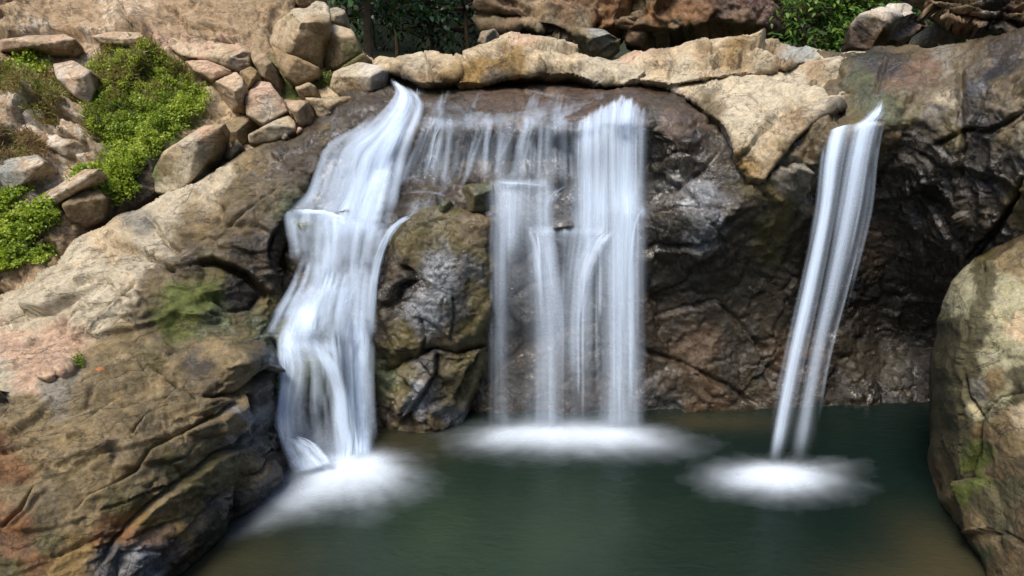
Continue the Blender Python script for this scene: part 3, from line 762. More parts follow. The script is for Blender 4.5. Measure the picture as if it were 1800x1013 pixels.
stone([(790, 350), (800, 332), (830, 322), (868, 322), (870, 345), (866, 378), (840, 376), (795, 372)], 8.15, [(800, 350, 'olive'), (820, 345, 'olive'), (855, 345, 'algae'), (850, 365, 'algae'), (815, 368, 'slabd')],
      'small olive and green stone perched on the tall boulder beside the middle fall', mat=ROCKWET, T=0.2)
stone([(765, 375), (775, 352), (792, 350), (795, 375)], 8.12, ['algae'], 'tiny greenish stone wedged left of the olive stone', mat=ROCKWET, T=0.12)
stone([(848, 690), (860, 650), (900, 690), (960, 740), (950, 760), (820, 765), (826, 720)], 8.1, [(860, 690, 'brown'), (850, 740, 'rust'), (900, 740, 'red'), (880, 700, 'wetgrey')],
      'brown wedge of rock half in the pool behind the middle fall', mat=ROCKWET, T=0.2, slope=(0.05, 0.1))

# boulders of the upper left
stone([(262, 312), (287, 266), (322, 242), (359, 220), (398, 217), (384, 247), (375, 275), (342, 316), (309, 346), (266, 338)], 8.55, [(300, 262, 'pale'), (350, 230, 'pink'), (320, 255, 'cream'), (300, 300, 'slab'), (350, 270, 'grey'), (365, 275, 'slab'), (290, 330, 'cream'), (272, 310, 'moss'), (385, 235, 'tan'), (330, 300, 'cream')],
      'large wedge of tan boulder leaning just below the bright green bank', corner=(345, 250), faces=[(-0.35, -0.5, 1), (-0.35, -1, 0.1), (0.9, -1, -0.3), (0.2, -1, -0.6)])
stone([(371, 146), (392, 134), (415, 126), (428, 138), (430, 181), (408, 200), (387, 217), (373, 182), (378, 163)], 9.15, ['pale', 'tan', 'pale', 'pink'], 'upright tan block at the right edge of the green bank', corner=(412, 160))
stone([(420, 125), (440, 116), (454, 125), (448, 142), (432, 170), (426, 140)], 9.4, ['tan', 'slab', 'ochre'], 'small brown stone between the upright tan block and the curved rib of rock', T=0.15)
stone([(430, 172), (450, 139), (475, 146), (498, 175), (508, 198), (463, 221), (433, 203)], 9.3, [(470, 185, 'white'), (440, 160, 'pink'), (480, 160, 'pink'), (500, 190, 'pink'), (450, 200, 'pale'), (450, 180, 'pink'), (490, 200, 'cream')], 'smooth pinkish stone with a white scar, right of the upright tan block', T=0.35, faces=[(-0.2, -0.6, 1), (-0.3, -1, 0.5), (0.4, -1, 0.3)])
stone([(435, 237), (470, 218), (507, 201), (521, 216), (521, 232), (484, 250), (438, 255)], 9.1, ['cream', 'pale', 'cream', 'grey'], 'flat cream stone lying at the foot of the scarred one', T=0.2, corner=(490, 222))
stone([(385, 218), (431, 199), (462, 219), (437, 234), (435, 252), (396, 277), (380, 260)], 9.15, ['tan', 'slab', 'ochre', 'slab'], 'shaded brown stone behind the tan wedge boulder', T=0.25)
stone([(392, 279), (415, 244), (427, 257), (407, 283)], 8.9, ['grey', 'slab'], 'little grey stone in the gap beside the wedge', T=0.12)
stone([(255, 64), (296, 62), (330, 66), (380, 72), (421, 80), (441, 91), (443, 117), (421, 127), (384, 114), (328, 101), (296, 86), (262, 80)], 10.0, ['pink', 'cream', 'pale', 'pink', 'tan'], 'long low pinkish ledge stone on top of the green bank', T=0.3, corner=(400, 98), faces=[(-0.1, -0.35, 1), (-0.2, -1, 0.1), (0.8, -1, 0)],
      cracks=[([(296, 64), (330, 82), (345, 104)], 3, 0.05, 0.03), ([(360, 70), (352, 85), (384, 96), (440, 100)], 3, 0.05, 0.03)])
stone([(325, 108), (359, 104), (407, 124), (407, 131), (372, 143), (345, 128)], 9.6, ['pink', 'pink', 'tan'], 'thin pink slab sticking out under the ledge stone', T=0.15, corner=(375, 126), faces=[(-0.1, -0.4, 1), (-0.3, -1, -0.1), (0.3, -1, -0.1)])
stone([(438, 80), (456, 82), (478, 108), (490, 135), (498, 168), (490, 170), (478, 148), (460, 135), (452, 122), (444, 110)], 9.7, ['tan', 'pale', 'slab'], 'curved brown rib of rock above the scarred stone', T=0.2)
stone([(498, 175), (540, 177), (557, 206), (548, 223), (522, 220), (511, 196)], 9.15, ['tan', 'pink', 'pale'], 'rounded pink-brown stone between the scarred stone and the left fall', T=0.25)
stone([(534, 172), (578, 174), (629, 167), (627, 178), (588, 200), (562, 214), (549, 188)], 9.3, ['pale', 'tan', 'pale', 'ochre'], 'long tan stone lying along the wet edge above the left fall', T=0.22, corner=(580, 185))
stone([(586, 128), (603, 119), (628, 109), (665, 115), (684, 126), (679, 156), (634, 167), (594, 167), (580, 152)], 9.6, [(620, 120, 'cream'), (650, 125, 'white'), (600, 150, 'pale'), (630, 155, 'ochre'), (665, 145, 'grey'), (682, 145, 'dark'), (610, 135, 'cream')],
      'pale angular boulder at the very head of the left fall', T=0.3, corner=(652, 134), faces=[(-0.25, -0.3, 1), (-0.7, -1, -0.3), (1.0, -0.8, -0.4)])
stone([(474, 77), (486, 40), (512, 14), (537, 13), (556, 1), (574, 5), (582, 26), (578, 60), (568, 74), (568, 124), (528, 104), (500, 95)], 10.2, [(530, 20, 'cream'), (565, 15, 'cream'), (500, 50, 'pale'), (510, 30, 'pale'), (530, 60, 'tan'), (550, 90, 'slab'), (560, 50, 'slab'), (515, 85, 'tan'), (550, 35, 'tan')], 'biggest angular brown boulder on the upper left ridge', T=0.4, corner=(528, 38), faces=[(0.1, -0.4, 1), (-1, -0.9, 0.35), (0.3, -1, -0.5)], f1=(1.5, 0.06))
stone([(473, 77), (500, 93), (528, 103), (562, 120), (558, 136), (518, 151), (500, 138), (486, 110)], 9.95, ['tan', 'ochre', 'tan'], 'smooth tan rock below the biggest ridge boulder', T=0.3, faces=[(-0.3, -0.9, 0.7), (-0.1, -1, 0.2), (0.5, -1, -0.2)])
stone([(566, 74), (584, 42), (619, 52), (632, 81), (638, 92), (625, 104), (594, 120), (570, 127)], 10.45, [(595, 50, 'cream'), (615, 60, 'pale'), (580, 70, 'slab'), (600, 90, 'slab'), (620, 90, 'moss'), (585, 110, 'slab'), (625, 75, 'tan')], 'faceted boulder between the biggest ridge boulder and the leafy tree', T=0.4, corner=(600, 66), faces=[(0.15, -0.5, 1), (-0.7, -1, 0), (0.5, -1, -0.1)])
stone([(578, 16), (590, 11), (608, 18), (608, 45), (581, 40)], 11.2, ['grey', 'pale'], 'small squarish grey stone topping the ridge', T=0.15)
stone([(570, 125), (596, 118), (622, 104), (640, 92), (655, 108), (640, 118), (600, 122), (585, 132)], 10.3, ['slab', 'moss', 'olive'], 'small mossy stone at the foot of the leafy tree', T=0.2)
stone([(517, 154), (543, 144), (557, 153), (554, 170), (528, 173)], 9.6, ['tan', 'pale'], 'small tan stone under the mossy hollow', T=0.15)
stone([(490, 243), (496, 234), (506, 236), (508, 244), (498, 250)], 9.0, ['grey', 'slab'], 'fist-sized grey pebble against the flat cream stone', T=0.06)
stone([(520, 235), (524, 222), (533, 226), (532, 238)], 9.05, ['pink'], 'tiny pink pebble right of the flat cream stone', T=0.06)
stone([(-60, 282), (20, 276), (66, 272), (82, 288), (54, 318), (20, 340), (-60, 350)], 8.25, ['bluegrey', 'bluegrey', 'crust', 'bluegrey'], 'flat blue-grey slab at the left border below the dry grass', corner=(40, 300), faces=[(-0.1, -0.45, 1), (-0.2, -1, 0.0), (0.6, -1, -0.2)])
stone([(52, 222), (95, 226), (150, 252), (170, 270), (150, 284), (110, 276), (66, 256)], 8.85, ['crust', 'white', 'crust', 'grey'], 'whitish lichen-covered slab slanting down towards the green bank', corner=(110, 256), faces=[(-0.2, -0.5, 1), (-0.2, -1, -0.2), (0.5, -1, -0.3)])
stone([(8, 402), (40, 368), (88, 332), (150, 298), (176, 296), (170, 318), (120, 350), (66, 384), (22, 418)], 8.1, ['crust', 'grey', 'crust', 'white'], 'long whitish ridge of rock running down to the low green plants', corner=(95, 345), faces=[(-0.45, -0.5, 1), (-0.5, -1, 0.2), (0.6, -1, -0.5)])
stone([(108, 360), (140, 332), (176, 330), (192, 352), (186, 388), (150, 404), (122, 392)], 8.2, ['brown', 'slab', 'tan', 'slabd'], 'brown block in the shade under the straggling plants', corner=(160, 352))
stone([(92, 112), (128, 106), (160, 124), (170, 160), (158, 186), (128, 168), (100, 140)], 9.25, ['crust', 'white', 'crust', 'pink'], 'pale speckled block left of the green bank', corner=(130, 138), faces=[(-0.2, -0.5, 1), (-0.4, -1, 0.0), (0.7, -1, -0.2)])
stone([(0, 70), (50, 62), (110, 60), (135, 70), (120, 88), (60, 84), (0, 92)], 9.9, ['crust', 'pink', 'crust', 'tan'], 'low pale ledge at the foot of the brown wall, far left', corner=(70, 76), faces=[(0, -0.45, 1), (-0.2, -1, -0.1), (0.3, -1, -0.3)])
stone([(160, 64), (200, 54), (250, 58), (262, 70), (230, 82), (180, 80)], 10.1, ['crust', 'pink', 'tan'], 'speckled ledge stone just above the green bank', corner=(215, 68), faces=[(0, -0.45, 1), (-0.2, -1, -0.1), (0.3, -1, -0.3)])
stone([(490, 10), (500, -20), (540, -30), (570, -15), (575, 5), (540, 12)], 11.6, ['tan', 'pale'], 'pale stone rising behind the biggest ridge boulder', T=0.3)
stone([(-40, 690), (0, 685), (18, 705), (16, 725), (-10, 740), (-60, 740)], 5.35, ['dark', 'slabd'], 'dark wet stone cut by the left border of the view', T=0.15)
stone([(62, 655), (72, 630), (110, 615), (135, 625), (140, 660), (120, 685), (98, 695), (66, 680)], 5.85, [(90, 645, 'pink'), (110, 640, 'pink'), (80, 665, 'pink'), (140, 635, 'moss'), (120, 685, 'dark'), (95, 690, 'slabd')], 'pink block with a tuft of moss resting on the slab', T=0.2, slope=(0.1, 0.3), f1=(2.5, 0.06))
stone([(95, 520), (60, 512), (70, 490), (110, 468), (105, 490)], 7.0, ['cream', 'grey'], 'narrow pale flake at the slab\'s upper left rim', T=0.12)

# the pale ledge at the head of the falls
rock('ledge_rock', [(652, 118), (660, 96), (690, 98), (750, 95), (800, 98), (815, 110), (812, 140), (790, 150), (740, 150), (700, 135), (665, 122)], [(650, 100, 10.6), (820, 100, 10.3), (740, 150, 10.0), (650, 150, 10.3), (820, 150, 10.0)],
     [(680, 110, 'pale'), (730, 115, 'cream'), (780, 110, 'pale'), (790, 130, 'ochre'), (740, 140, 'tan'), (700, 130, 'slabd'), (780, 148, 'brown')], step=2.4, R=9, T=0.16, f1=(2.0, 0.13), f2=(5, 0.035), nz=(2.5, 0.02), fine=0.008, edge=3, seed=11, warp=14, wv_=0.08,
     dY=-0.38, label='low pale ledge between the left fall and the ochre ledge')
rock('ledge_rock', [(800, 100), (840, 82), (870, 66), (905, 54), (925, 60), (960, 68), (1020, 80), (1015, 92), (1060, 100), (1100, 112), (1140, 125), (1125, 140), (1090, 155), (1060, 150), (1020, 138), (960, 130), (900, 140), (850, 150), (800, 148)],
     [(800, 100, 10.4), (905, 60, 11.0), (1020, 85, 10.8), (1100, 115, 10.3), (800, 150, 9.95), (900, 140, 9.95), (1000, 135, 9.95), (1090, 155, 9.8), (950, 100, 10.3)],
     [(830, 95, 'pale'), (870, 75, 'pale'), (920, 70, 'pink'), (980, 80, 'cream'), (930, 95, 'pale'), (1000, 95, 'pale'), (850, 118, 'ochre'), (880, 122, 'ochre'), (905, 118, 'ochre'), (830, 130, 'ochre'), (940, 115, 'pale'), (990, 115, 'pale'), (1040, 115, 'cream'), (1090, 130, 'cream'), (960, 128, 'slabd'), (1000, 132, 'olive'), (1040, 140, 'dark'), (1080, 152, 'olive'), (880, 142, 'brown')],
     step=2.4, R=9, T=0.18, f1=(1.5, 0.18), f2=(4.2, 0.05), nz=(2.5, 0.02), fine=0.008, edge=3, seed=12, warp=14, wv_=0.08, dY=-0.38, label='long pale and ochre ledge across the head of the middle fall',
     cracks=[([(870, 70), (930, 78), (980, 90), (1020, 92)], 4, 0.07, -0.06), ([(810, 115), (850, 98), (920, 98), (960, 105)], 4, 0.07, 0.05), ([(905, 56), (900, 75), (880, 90)], 3, 0.04, 0), ([(940, 66), (945, 85)], 3, 0.05, 0), ([(985, 74), (965, 92)], 3, 0.04, 0)])
rock('ledge_rock', [(1075, 108), (1110, 90), (1180, 84), (1250, 66), (1320, 64), (1385, 76), (1450, 90), (1480, 98), (1400, 118), (1340, 128), (1240, 140), (1180, 150), (1130, 142), (1080, 122)],
     [(1080, 110, 10.6), (1200, 80, 11.0), (1320, 66, 11.0), (1480, 96, 10.4), (1150, 145, 9.9), (1300, 130, 9.9), (1250, 100, 10.4), (1400, 115, 10.1)],
     [(1120, 98, 'pink'), (1160, 92, 'tan'), (1200, 88, 'pale'), (1260, 74, 'pale'), (1320, 75, 'pale'), (1360, 82, 'tan'), (1240, 95, 'tan'), (1290, 100, 'ochre'), (1340, 100, 'cream'), (1390, 92, 'bluegrey'), (1420, 96, 'bluegrey'), (1380, 108, 'tan'), (1440, 100, 'cream'), (1150, 115, 'pale'), (1200, 120, 'cream'), (1250, 125, 'pale'), (1130, 130, 'cream'), (1300, 118, 'pale')],
     step=2.4, R=9, T=0.18, f1=(1.6, 0.18), f2=(4.2, 0.05), nz=(2.5, 0.02), fine=0.008, edge=3, seed=13, warp=12, wv_=0.08, dY=-0.38, label='broad cracked pale ledge above the cream nose of rock',
     cracks=[([(1180, 86), (1185, 110), (1175, 135)], 4, 0.08, 0.04), ([(1260, 118), (1262, 100), (1300, 102), (1310, 116)], 3.5, 0.06, 0.0), ([(1210, 88), (1280, 92), (1330, 86), (1380, 78)], 4, 0.08, -0.05), ([(1310, 112), (1345, 95), (1385, 84)], 3.5, 0.07, 0.05), ([(1370, 118), (1385, 104), (1440, 98)], 4, 0.07, 0.05)])
rock('ledge_rock', [(1160, 150), (1200, 146), (1240, 138), (1340, 122), (1420, 108), (1500, 90), (1570, 88), (1560, 115), (1540, 140), (1520, 172), (1485, 194), (1448, 203), (1420, 224), (1400, 245), (1385, 268), (1362, 292), (1345, 322), (1318, 314), (1296, 296), (1288, 262), (1274, 226), (1240, 200), (1205, 175)],
     [(1170, 150, 9.8), (1340, 125, 9.8), (1500, 95, 9.9), (1570, 95, 9.7), (1250, 175, 9.1), (1350, 170, 9.0), (1450, 160, 8.9), (1520, 150, 8.9), (1290, 230, 8.4), (1350, 220, 8.35), (1400, 205, 8.3), (1480, 190, 8.3), (1320, 300, 8.05), (1300, 270, 8.15)],
     [(1200, 155, 'pale'), (1260, 155, 'cream'), (1330, 140, 'cream'), (1400, 130, 'cream'), (1430, 120, 'tan'), (1480, 110, 'cream'), (1530, 105, 'cream'), (1550, 130, 'brown'), (1520, 145, 'slabd'), (1450, 150, 'cream'), (1300, 180, 'cream'), (1360, 180, 'cream'), (1420, 170, 'cream'), (1470, 165, 'cream'), (1500, 170, 'slabd'), (1480, 190, 'dark'), (1250, 185, 'slabd'), (1290, 210, 'cream'), (1350, 220, 'cream'), (1390, 205, 'tan'), (1310, 250, 'cream'), (1330, 270, 'cream'), (1305, 290, 'ochre'), (1345, 285, 'tan'), (1375, 262, 'slab'), (1370, 240, 'pale'), (1180, 160, 'white')],
     step=2.6, R=9, T=0.14, f1=(1.3, 0.13), f2=(4.0, 0.035), nz=(1.8, 0.035), fine=0.009, edge=4, seed=14, warp=16, wv_=0.1, skirt=(0, 0.5, -0.5), dY=-0.03, label='cream nose of dry rock hanging down between the middle and right falls',
     cracks=[([(1360, 140), (1440, 150), (1490, 165)], 5, 0.08, 0.06), ([(1425, 150), (1440, 130), (1500, 118), (1545, 112)], 4, 0.07, -0.05), ([(1390, 200), (1420, 185), (1470, 178), (1510, 165)], 5, 0.08, 0.08)])

# big boulders farther back
rock('boulder', [(850, 40), (858, -60), (1120, -80), (1110, 20), (1098, 70), (1060, 85), (1000, 82), (930, 60), (900, 52), (862, 62)], [(850, 0, 13.5), (1100, 0, 13.2), (980, 60, 13.0), (850, 60, 13.6), (1100, 70, 13.2), (980, -60, 13.8)],
     [(880, 10, 'bgrock'), (940, 15, 'tan'), (1000, 20, 'bgrock'), (960, 45, 'slabd'), (1060, 15, 'rust'), (1090, 40, 'rust'), (900, 45, 'bgrock'), (1020, 60, 'slabd'), (880, 30, 'slabd'), (1040, 0, 'bgrock')],
     step=3, R=30, T=0.9, f1=(0.75, 0.32), f2=(2.2, 0.07), nz=(1.2, 0.10), fine=0.03, seed=21, skirt=(0, 2, -0.5), label='huge brown boulder behind the long ochre ledge, right of the dark trees',
     cracks=[([(860, 30), (920, 30), (960, 55), (1000, 62)], 5, 0.3, 0.15), ([(1060, 30), (1040, 60), (1050, 80)], 5, 0.25, 0.1), ([(950, 0), (1000, 10), (1060, 8)], 4, 0.12, 0.1)])
stone([(960, 62), (1010, 50), (1060, 48), (1092, 68), (1090, 90), (1070, 105), (1030, 102), (960, 75)], 12.2, [(980, 65, 'grey'), (1010, 62, 'slab'), (1060, 70, 'bluegrey'), (1050, 90, 'slabd'), (1080, 85, 'slabd')], 'grey angular block tucked under the huge brown boulder', T=0.5, f1=(1.2, 0.2))
rock('boulder', [(1098, 80), (1090, 20), (1100, -90), (1370, -90), (1378, 0), (1392, 78), (1340, 70), (1280, 64), (1220, 72), (1180, 88), (1130, 96)], [(1100, 0, 13.2), (1380, 0, 13.4), (1230, 0, 12.6), (1100, 90, 13.0), (1390, 70, 13.6), (1230, -80, 13.2), (1230, 70, 12.6)],
     [(1120, 10, 'slabd'), (1110, 60, 'bgrock'), (1160, 20, 'rust'), (1200, 15, 'rust'), (1230, 30, 'rust'), (1170, 60, 'slabd'), (1200, 70, 'slabd'), (1270, 20, 'red'), (1300, 40, 'bgrock'), (1320, 10, 'maroon'), (1350, 40, 'maroon'), (1370, 60, 'maroon'), (1280, 60, 'bgrock'), (1330, 60, 'maroon')],
     step=3, R=36, T=1.1, f1=(0.6, 0.26), f2=(2.2, 0.06), nz=(1.0, 0.14), fine=0.03, seed=22, skirt=(0, 2, -0.5), label='huge rust-red and maroon boulder, rightmost of the two behind the ledge',
     cracks=[([(1110, 50), (1180, 55), (1240, 42), (1262, 20)], 5, 0.25, -0.12), ([(1140, 60), (1150, 85)], 4, 0.2, 0), ([(1180, 60), (1185, 84)], 4, 0.2, 0), ([(1270, 50), (1300, 60)], 4, 0.1, 0), ([(1110, -10), (1125, 20), (1110, 50)], 5, 0.2, 0.05)])
stone([(838, 75), (845, 55), (870, 50), (880, 65), (870, 76), (850, 82)], 12.3, ['grey', 'tan'], 'small grey stone at the left foot of the huge brown boulder', T=0.2)
stone([(1486, 88), (1492, 50), (1510, 25), (1545, 12), (1590, 10), (1620, 28), (1628, 50), (1612, 88), (1560, 92)], 11.3, [(1520, 25, 'white'), (1560, 15, 'white'), (1590, 20, 'white'), (1530, 40, 'crust'), (1510, 60, 'red'), (1550, 65, 'rust'), (1590, 60, 'red'), (1600, 40, 'maroon'), (1570, 85, 'rust'), (1500, 85, 'red')],
      'reddish boulder with a white lichen cap in front of the right-hand bushes', T=0.6, f1=(1.0, 0.18))
stone([(1606, 88), (1612, 60), (1640, 40), (1690, 40), (1740, 60), (1745, 75), (1700, 75), (1650, 84)], 10.4, ['pale', 'tan', 'cream'], 'smooth beige rock under the overhang at the upper right', T=0.5, f1=(1.0, 0.1))
rock('boulder', [(1597, 5), (1590, -70), (1900, -90), (2100, -60), (2100, 40), (1900, 55), (1800, 58), (1760, 66), (1700, 55), (1660, 52), (1640, 38), (1618, 22)], [(1600, 0, 9.8), (1900, 0, 8.6), (2100, 0, 8.0), (1700, 50, 9.4), (1900, 50, 8.6), (1800, -60, 9.2)],
     [(1620, 5, 'bgrock'), (1680, 10, 'slabd'), (1740, 20, 'dark'), (1700, 40, 'bgrock'), (1780, 40, 'brown'), (1800, 10, 'bgrock'), (1640, 30, 'tan'), (1850, 20, 'slabd')],
     step=3, R=30, T=0.7, f1=(0.9, 0.15), f2=(3, 0.08), nz=(1.5, 0.1), fine=0.04, seed=25, strata=(0, 20, 10, 0.5, 1, 3.0), skirt=(0, 1.2, 0.2), label='dark layered overhanging rock at the top right corner',
     cracks=[([(1620, 10), (1700, 30), (1800, 45)], 5, 0.2, 0.1), ([(1640, -5), (1720, 12), (1800, 22)], 5, 0.18, 0.1), ([(1660, 45), (1720, 50), (1780, 40)], 4, 0.15, 0.05)])

# the right foreground boulder
rock('boulder', [(1690, 470), (1720, 450), (1760, 420), (1800, 395), (1900, 360), (2100, 340), (2150, 1300), (1760, 1300), (1710, 1013), (1690, 985), (1650, 940), (1630, 880), (1636, 780), (1640, 640), (1650, 560), (1668, 500)],
     [(1690, 480, 6.5), (1760, 430, 6.7), (1850, 380, 6.7), (2100, 350, 6.3), (1650, 600, 6.3), (1720, 600, 5.95), (1800, 550, 5.85), (1645, 750, 6.15), (1720, 750, 5.7), (1800, 750, 5.35), (1640, 880, 6.15), (1700, 900, 5.6), (1800, 900, 5.0), (1700, 1000, 5.35), (1800, 1013, 4.75), (2100, 700, 5.0), (2100, 1100, 4.2), (1760, 1200, 4.6)],
     [(1695, 485, 'lime'), (1700, 510, 'lime'), (1688, 540, 'lime'), (1680, 570, 'olived'), (1730, 440, 'olive'), (1760, 440, 'slabd'), (1720, 480, 'olived'), (1735, 500, 'olived'), (1722, 540, 'olived'), (1700, 590, 'olived'), (1670, 620, 'olived'), (1650, 700, 'olived'), (1690, 640, 'olived'), (1725, 580, 'olived'),
      (1765, 500, 'lime'), (1780, 470, 'slab'), (1755, 550, 'lime'), (1790, 520, 'lime'), (1790, 570, 'pale'), (1750, 600, 'lime'), (1775, 620, 'lime'), (1728, 640, 'lime'), (1740, 680, 'slab'), (1795, 670, 'olived'), (1785, 700, 'olived'), (1712, 690, 'grey'), (1725, 730, 'lime'), (1765, 700, 'lime'), (1760, 740, 'slab'), (1795, 730, 'pale'), (1700, 650, 'olived'), (1685, 700, 'olived'), (1675, 760, 'olived'), (1660, 800, 'slabd'), (1645, 780, 'olived'),
      (1730, 770, 'slab'), (1695, 810, 'moss'), (1688, 850, 'olived'), (1720, 800, 'moss'), (1740, 820, 'slabd'), (1770, 780, 'slab'), (1790, 820, 'slabd'), (1780, 860, 'olived'), (1740, 870, 'olived'), (1715, 860, 'moss'), (1660, 870, 'slabd'), (1670, 920, 'slabd'), (1700, 930, 'slabd'), (1760, 920, 'olived'), (1790, 920, 'slabd'), (1720, 970, 'algae'), (1760, 980, 'slabd'), (1740, 940, 'slab'), (1850, 700, 'lime'), (1850, 900, 'olive'), (1790, 980, 'slabd')],
     step=2.8, R=60, T=0.9, skirt=(0.4, 0.6, -1.2), f1=(0.8, 0.035), f2=(3.0, 0.010), nz=(1.3, 0.05), fine=0.006, seed=31, warp=16, soft=2.5, label='large rounded boulder rising from the pool in the right foreground',
     cracks=[([(1690, 650), (1700, 700), (1720, 740), (1715, 790), (1700, 830), (1690, 880)], 5, 0.07, 0.03), ([(1720, 740), (1760, 700), (1800, 690)], 4, 0.05, 0.03), ([(1700, 940), (1750, 930), (1800, 960)], 4, 0.04, 0.03), ([(1735, 450), (1725, 520), (1745, 560)], 4, 0.03, 0.02)])

# ================================================================== WATER
# --- the pool
def pool():
    xs = np.arange(-9, 9.01, 0.06); ys = np.arange(0.5, 10.6, 0.06)
    X, Y = np.meshgrid(xs, ys); nx, ny = len(xs), len(ys)
    x, y = X.ravel(), Y.ravel()
    def blob(px, py, rx, ry):
        c = at(px, py, Yz(py)); return np.exp(-(((x - c[0]) / rx) ** 2 + ((y - c[1]) / ry) ** 2))
    P = np.stack([x, y, 0 * x], 1)
    wv = 1 + 0.5 * fbm(P * 0.9, 4)
    sh = np.clip((0.5 * blob(1690, 1000, 0.5, 0.7) + 0.55 * blob(1640, 1080, 0.8, 0.6) + 0.55 * blob(700, 780, 0.7, 0.5) + 0.4 * blob(400, 1000, 0.9, 0.6) + 0.4 * blob(1250, 740, 0.9, 0.25)) * wv, 0, 1)
    gr = np.clip(0.95 * blob(880, 960, 2.1, 1.3) * wv, 0, 1)
    idx = np.arange(nx * ny).reshape(ny, nx)
    F = np.stack([idx[:-1, :-1], idx[:-1, 1:], idx[1:, 1:], idx[1:, :-1]], -1).reshape(-1, 4)
    z = 0.004 * fbm(P * np.array([1.6, 3.0, 1]), 3)
    m, t = new_mat('pool_water'); N = NT(t)
    tc = N.n('ShaderNodeTexCoord')
    n = N.noise(tc.outputs['Object'], 0.9, 5, 0.55, 0.5)
    deep = N.mix(N.attr('green'), (0.004, 0.010, 0.009), (0.018, 0.031, 0.020))
    col = N.mix(N.attr('shallow'), deep, (0.055, 0.046, 0.024))
    col = N.mix(N.ramp(n, [(0.35, 0.0), (0.65, 0.5)]), col, N.mix(1.0, col, (1.5, 1.4, 1.2), 'MULTIPLY'))
    b = N.n('ShaderNodeBsdfPrincipled'); N.l(col, b.inputs['Base Color'])
    b.inputs['Roughness'].default_value = 0.2; b.inputs['IOR'].default_value = 1.33
    mp = N.n('ShaderNodeMapping'); mp.inputs['Scale'].default_value = (1.0, 2.6, 1)
    N.l(tc.outputs['Object'], mp.inputs[0])
    bu = N.n('ShaderNodeBump'); bu.inputs['Distance'].default_value = 0.03; bu.inputs['Strength'].default_value = 0.5
    N.l(N.noise(mp.outputs[0], 5.0, 4, 0.55, 0.6), bu.inputs['Height']); N.l(bu.outputs[0], b.inputs['Normal'])
    o = N.n('ShaderNodeOutputMaterial'); N.l(b.outputs[0], o.inputs[0])
    ob = mesh_np('pool_water', np.stack([x, y, z], 1), F, m, {'shallow': sh, 'green': gr})
    tag(ob, kind='structure')


pool()


def resample(path, M):
    A = np.array(path, float)
    # Catmull-Rom
    Pp = np.vstack([2 * A[0] - A[1], A, 2 * A[-1] - A[-2]])
    n = len(A) - 1
    t = np.linspace(0, n - 1e-6, M); i = t.astype(int); f = (t - i)[:, None]
    p0, p1, p2, p3 = Pp[i], Pp[i + 1], Pp[i + 2], Pp[i + 3]
    return 0.5 * (2 * p1 + (p2 - p0) * f + (2 * p0 - 5 * p1 + 4 * p2 - p3) * f ** 2 + (3 * p1 - p0 - 3 * p2 + p3) * f ** 3)


def clear(px, py, Y, off):
    """keep the water just in front of the rock face"""
    return np.minimum(Y, cliffY(px, py) - off)


def band(px, c, w): return np.exp(-((px - c) / w) ** 2)


def water_grid(guides, M, U):
    G = np.stack([resample(g, M) for g in guides])          # g, M, 3
    g = np.linspace(0, len(guides) - 1 - 1e-6, U); i = g.astype(int); f = (g - i)[:, None, None]
    return G[i] * (1 - f) + G[i + 1] * f                    # U, M, 3


def veil(guides, dens, M=90, U=220, off=0.1, seed=0, fu=9.0, fv=1.2, contrast=1.0, parent=None, name='water_sheet', edge=0.08, top=0.04, bot=0.03, usecliff=True, wob=0.0):
    """a falling sheet; dens(px, py, u, v) is how thick the water is"""
    W = water_grid(guides, M, U)
    px, py, Y = W[..., 0], W[..., 1], W[..., 2]
    if usecliff: Y = clear(px, py, Y, off)
    u, v = np.meshgrid(np.linspace(0, 1, U), np.linspace(0, 1, M), indexing='ij')
    dr_ = 0.035 * fbm(np.stack([u.ravel() * 3, v.ravel() * 2.5, np.full(u.size, seed * 1.1)], 1), 3)
    q = np.stack([(u.ravel() + dr_) * fu, v.ravel() * fv, np.full(u.size, seed * 3.1)], 1)
    st = fbm(q, 4, 0.5) * 1.9
    q2 = np.stack([(u.ravel() + dr_) * fu * 4.5, v.ravel() * fv * 1.3, np.full(u.size, seed * 1.7 + 50)], 1)
    st = (st + 0.14 * fbm(q2, 3, 0.55)).reshape(u.shape)
    big = fbm(np.stack([u.ravel() * 2.5, v.ravel() * 3.0, np.full(u.size, seed * 2.3 + 9)], 1), 4, 0.6).reshape(u.shape)
    D = dens(px, py, u, v)
    a = D * (1 + contrast * (st + 0.7 * big))
    ev = 0.5 * edge * (1 + 2.2 * fbm(np.stack([v.ravel() * 7, np.sign(u.ravel() - 0.5), np.full(u.size, seed * 0.7)], 1), 4, 0.6).reshape(u.shape))
    tv = np.clip(top * (1 + 2.5 * fbm(np.stack([u.ravel() * fu * 2.5, 0 * u.ravel(), np.full(u.size, seed * 0.9 + 3)], 1), 3, 0.6).reshape(u.shape)), 0, 1)
    a = 1.12 * np.clip(a, 0, 1) ** 1.32 * smooth(0, 1, (u - 0.3 * ev) / (edge + 1e-6)) * smooth(0, 1, (1 - u - 0.3 * ev) / (edge + 1e-6)) * smooth(0, 1, (v - 0.6 * tv) / (top + 1e-6)) * smooth(0, bot, 1 - v)
    Y = Y - 0.03 * st
    P = at(px, py, Y).reshape(-1, 3)
    idx = np.arange(U * M).reshape(U, M)
    F = np.stack([idx[:-1, :-1], idx[1:, :-1], idx[1:, 1:], idx[:-1, 1:]], -1).reshape(-1, 4)
    # drop quads with no water at all
    aa = np.clip(a, 0, 0.97).ravel()
    keep = aa[F].max(1) > 0.004
    return mesh_np(name, P, F[keep], WHITE, {'dens': aa}, parent)


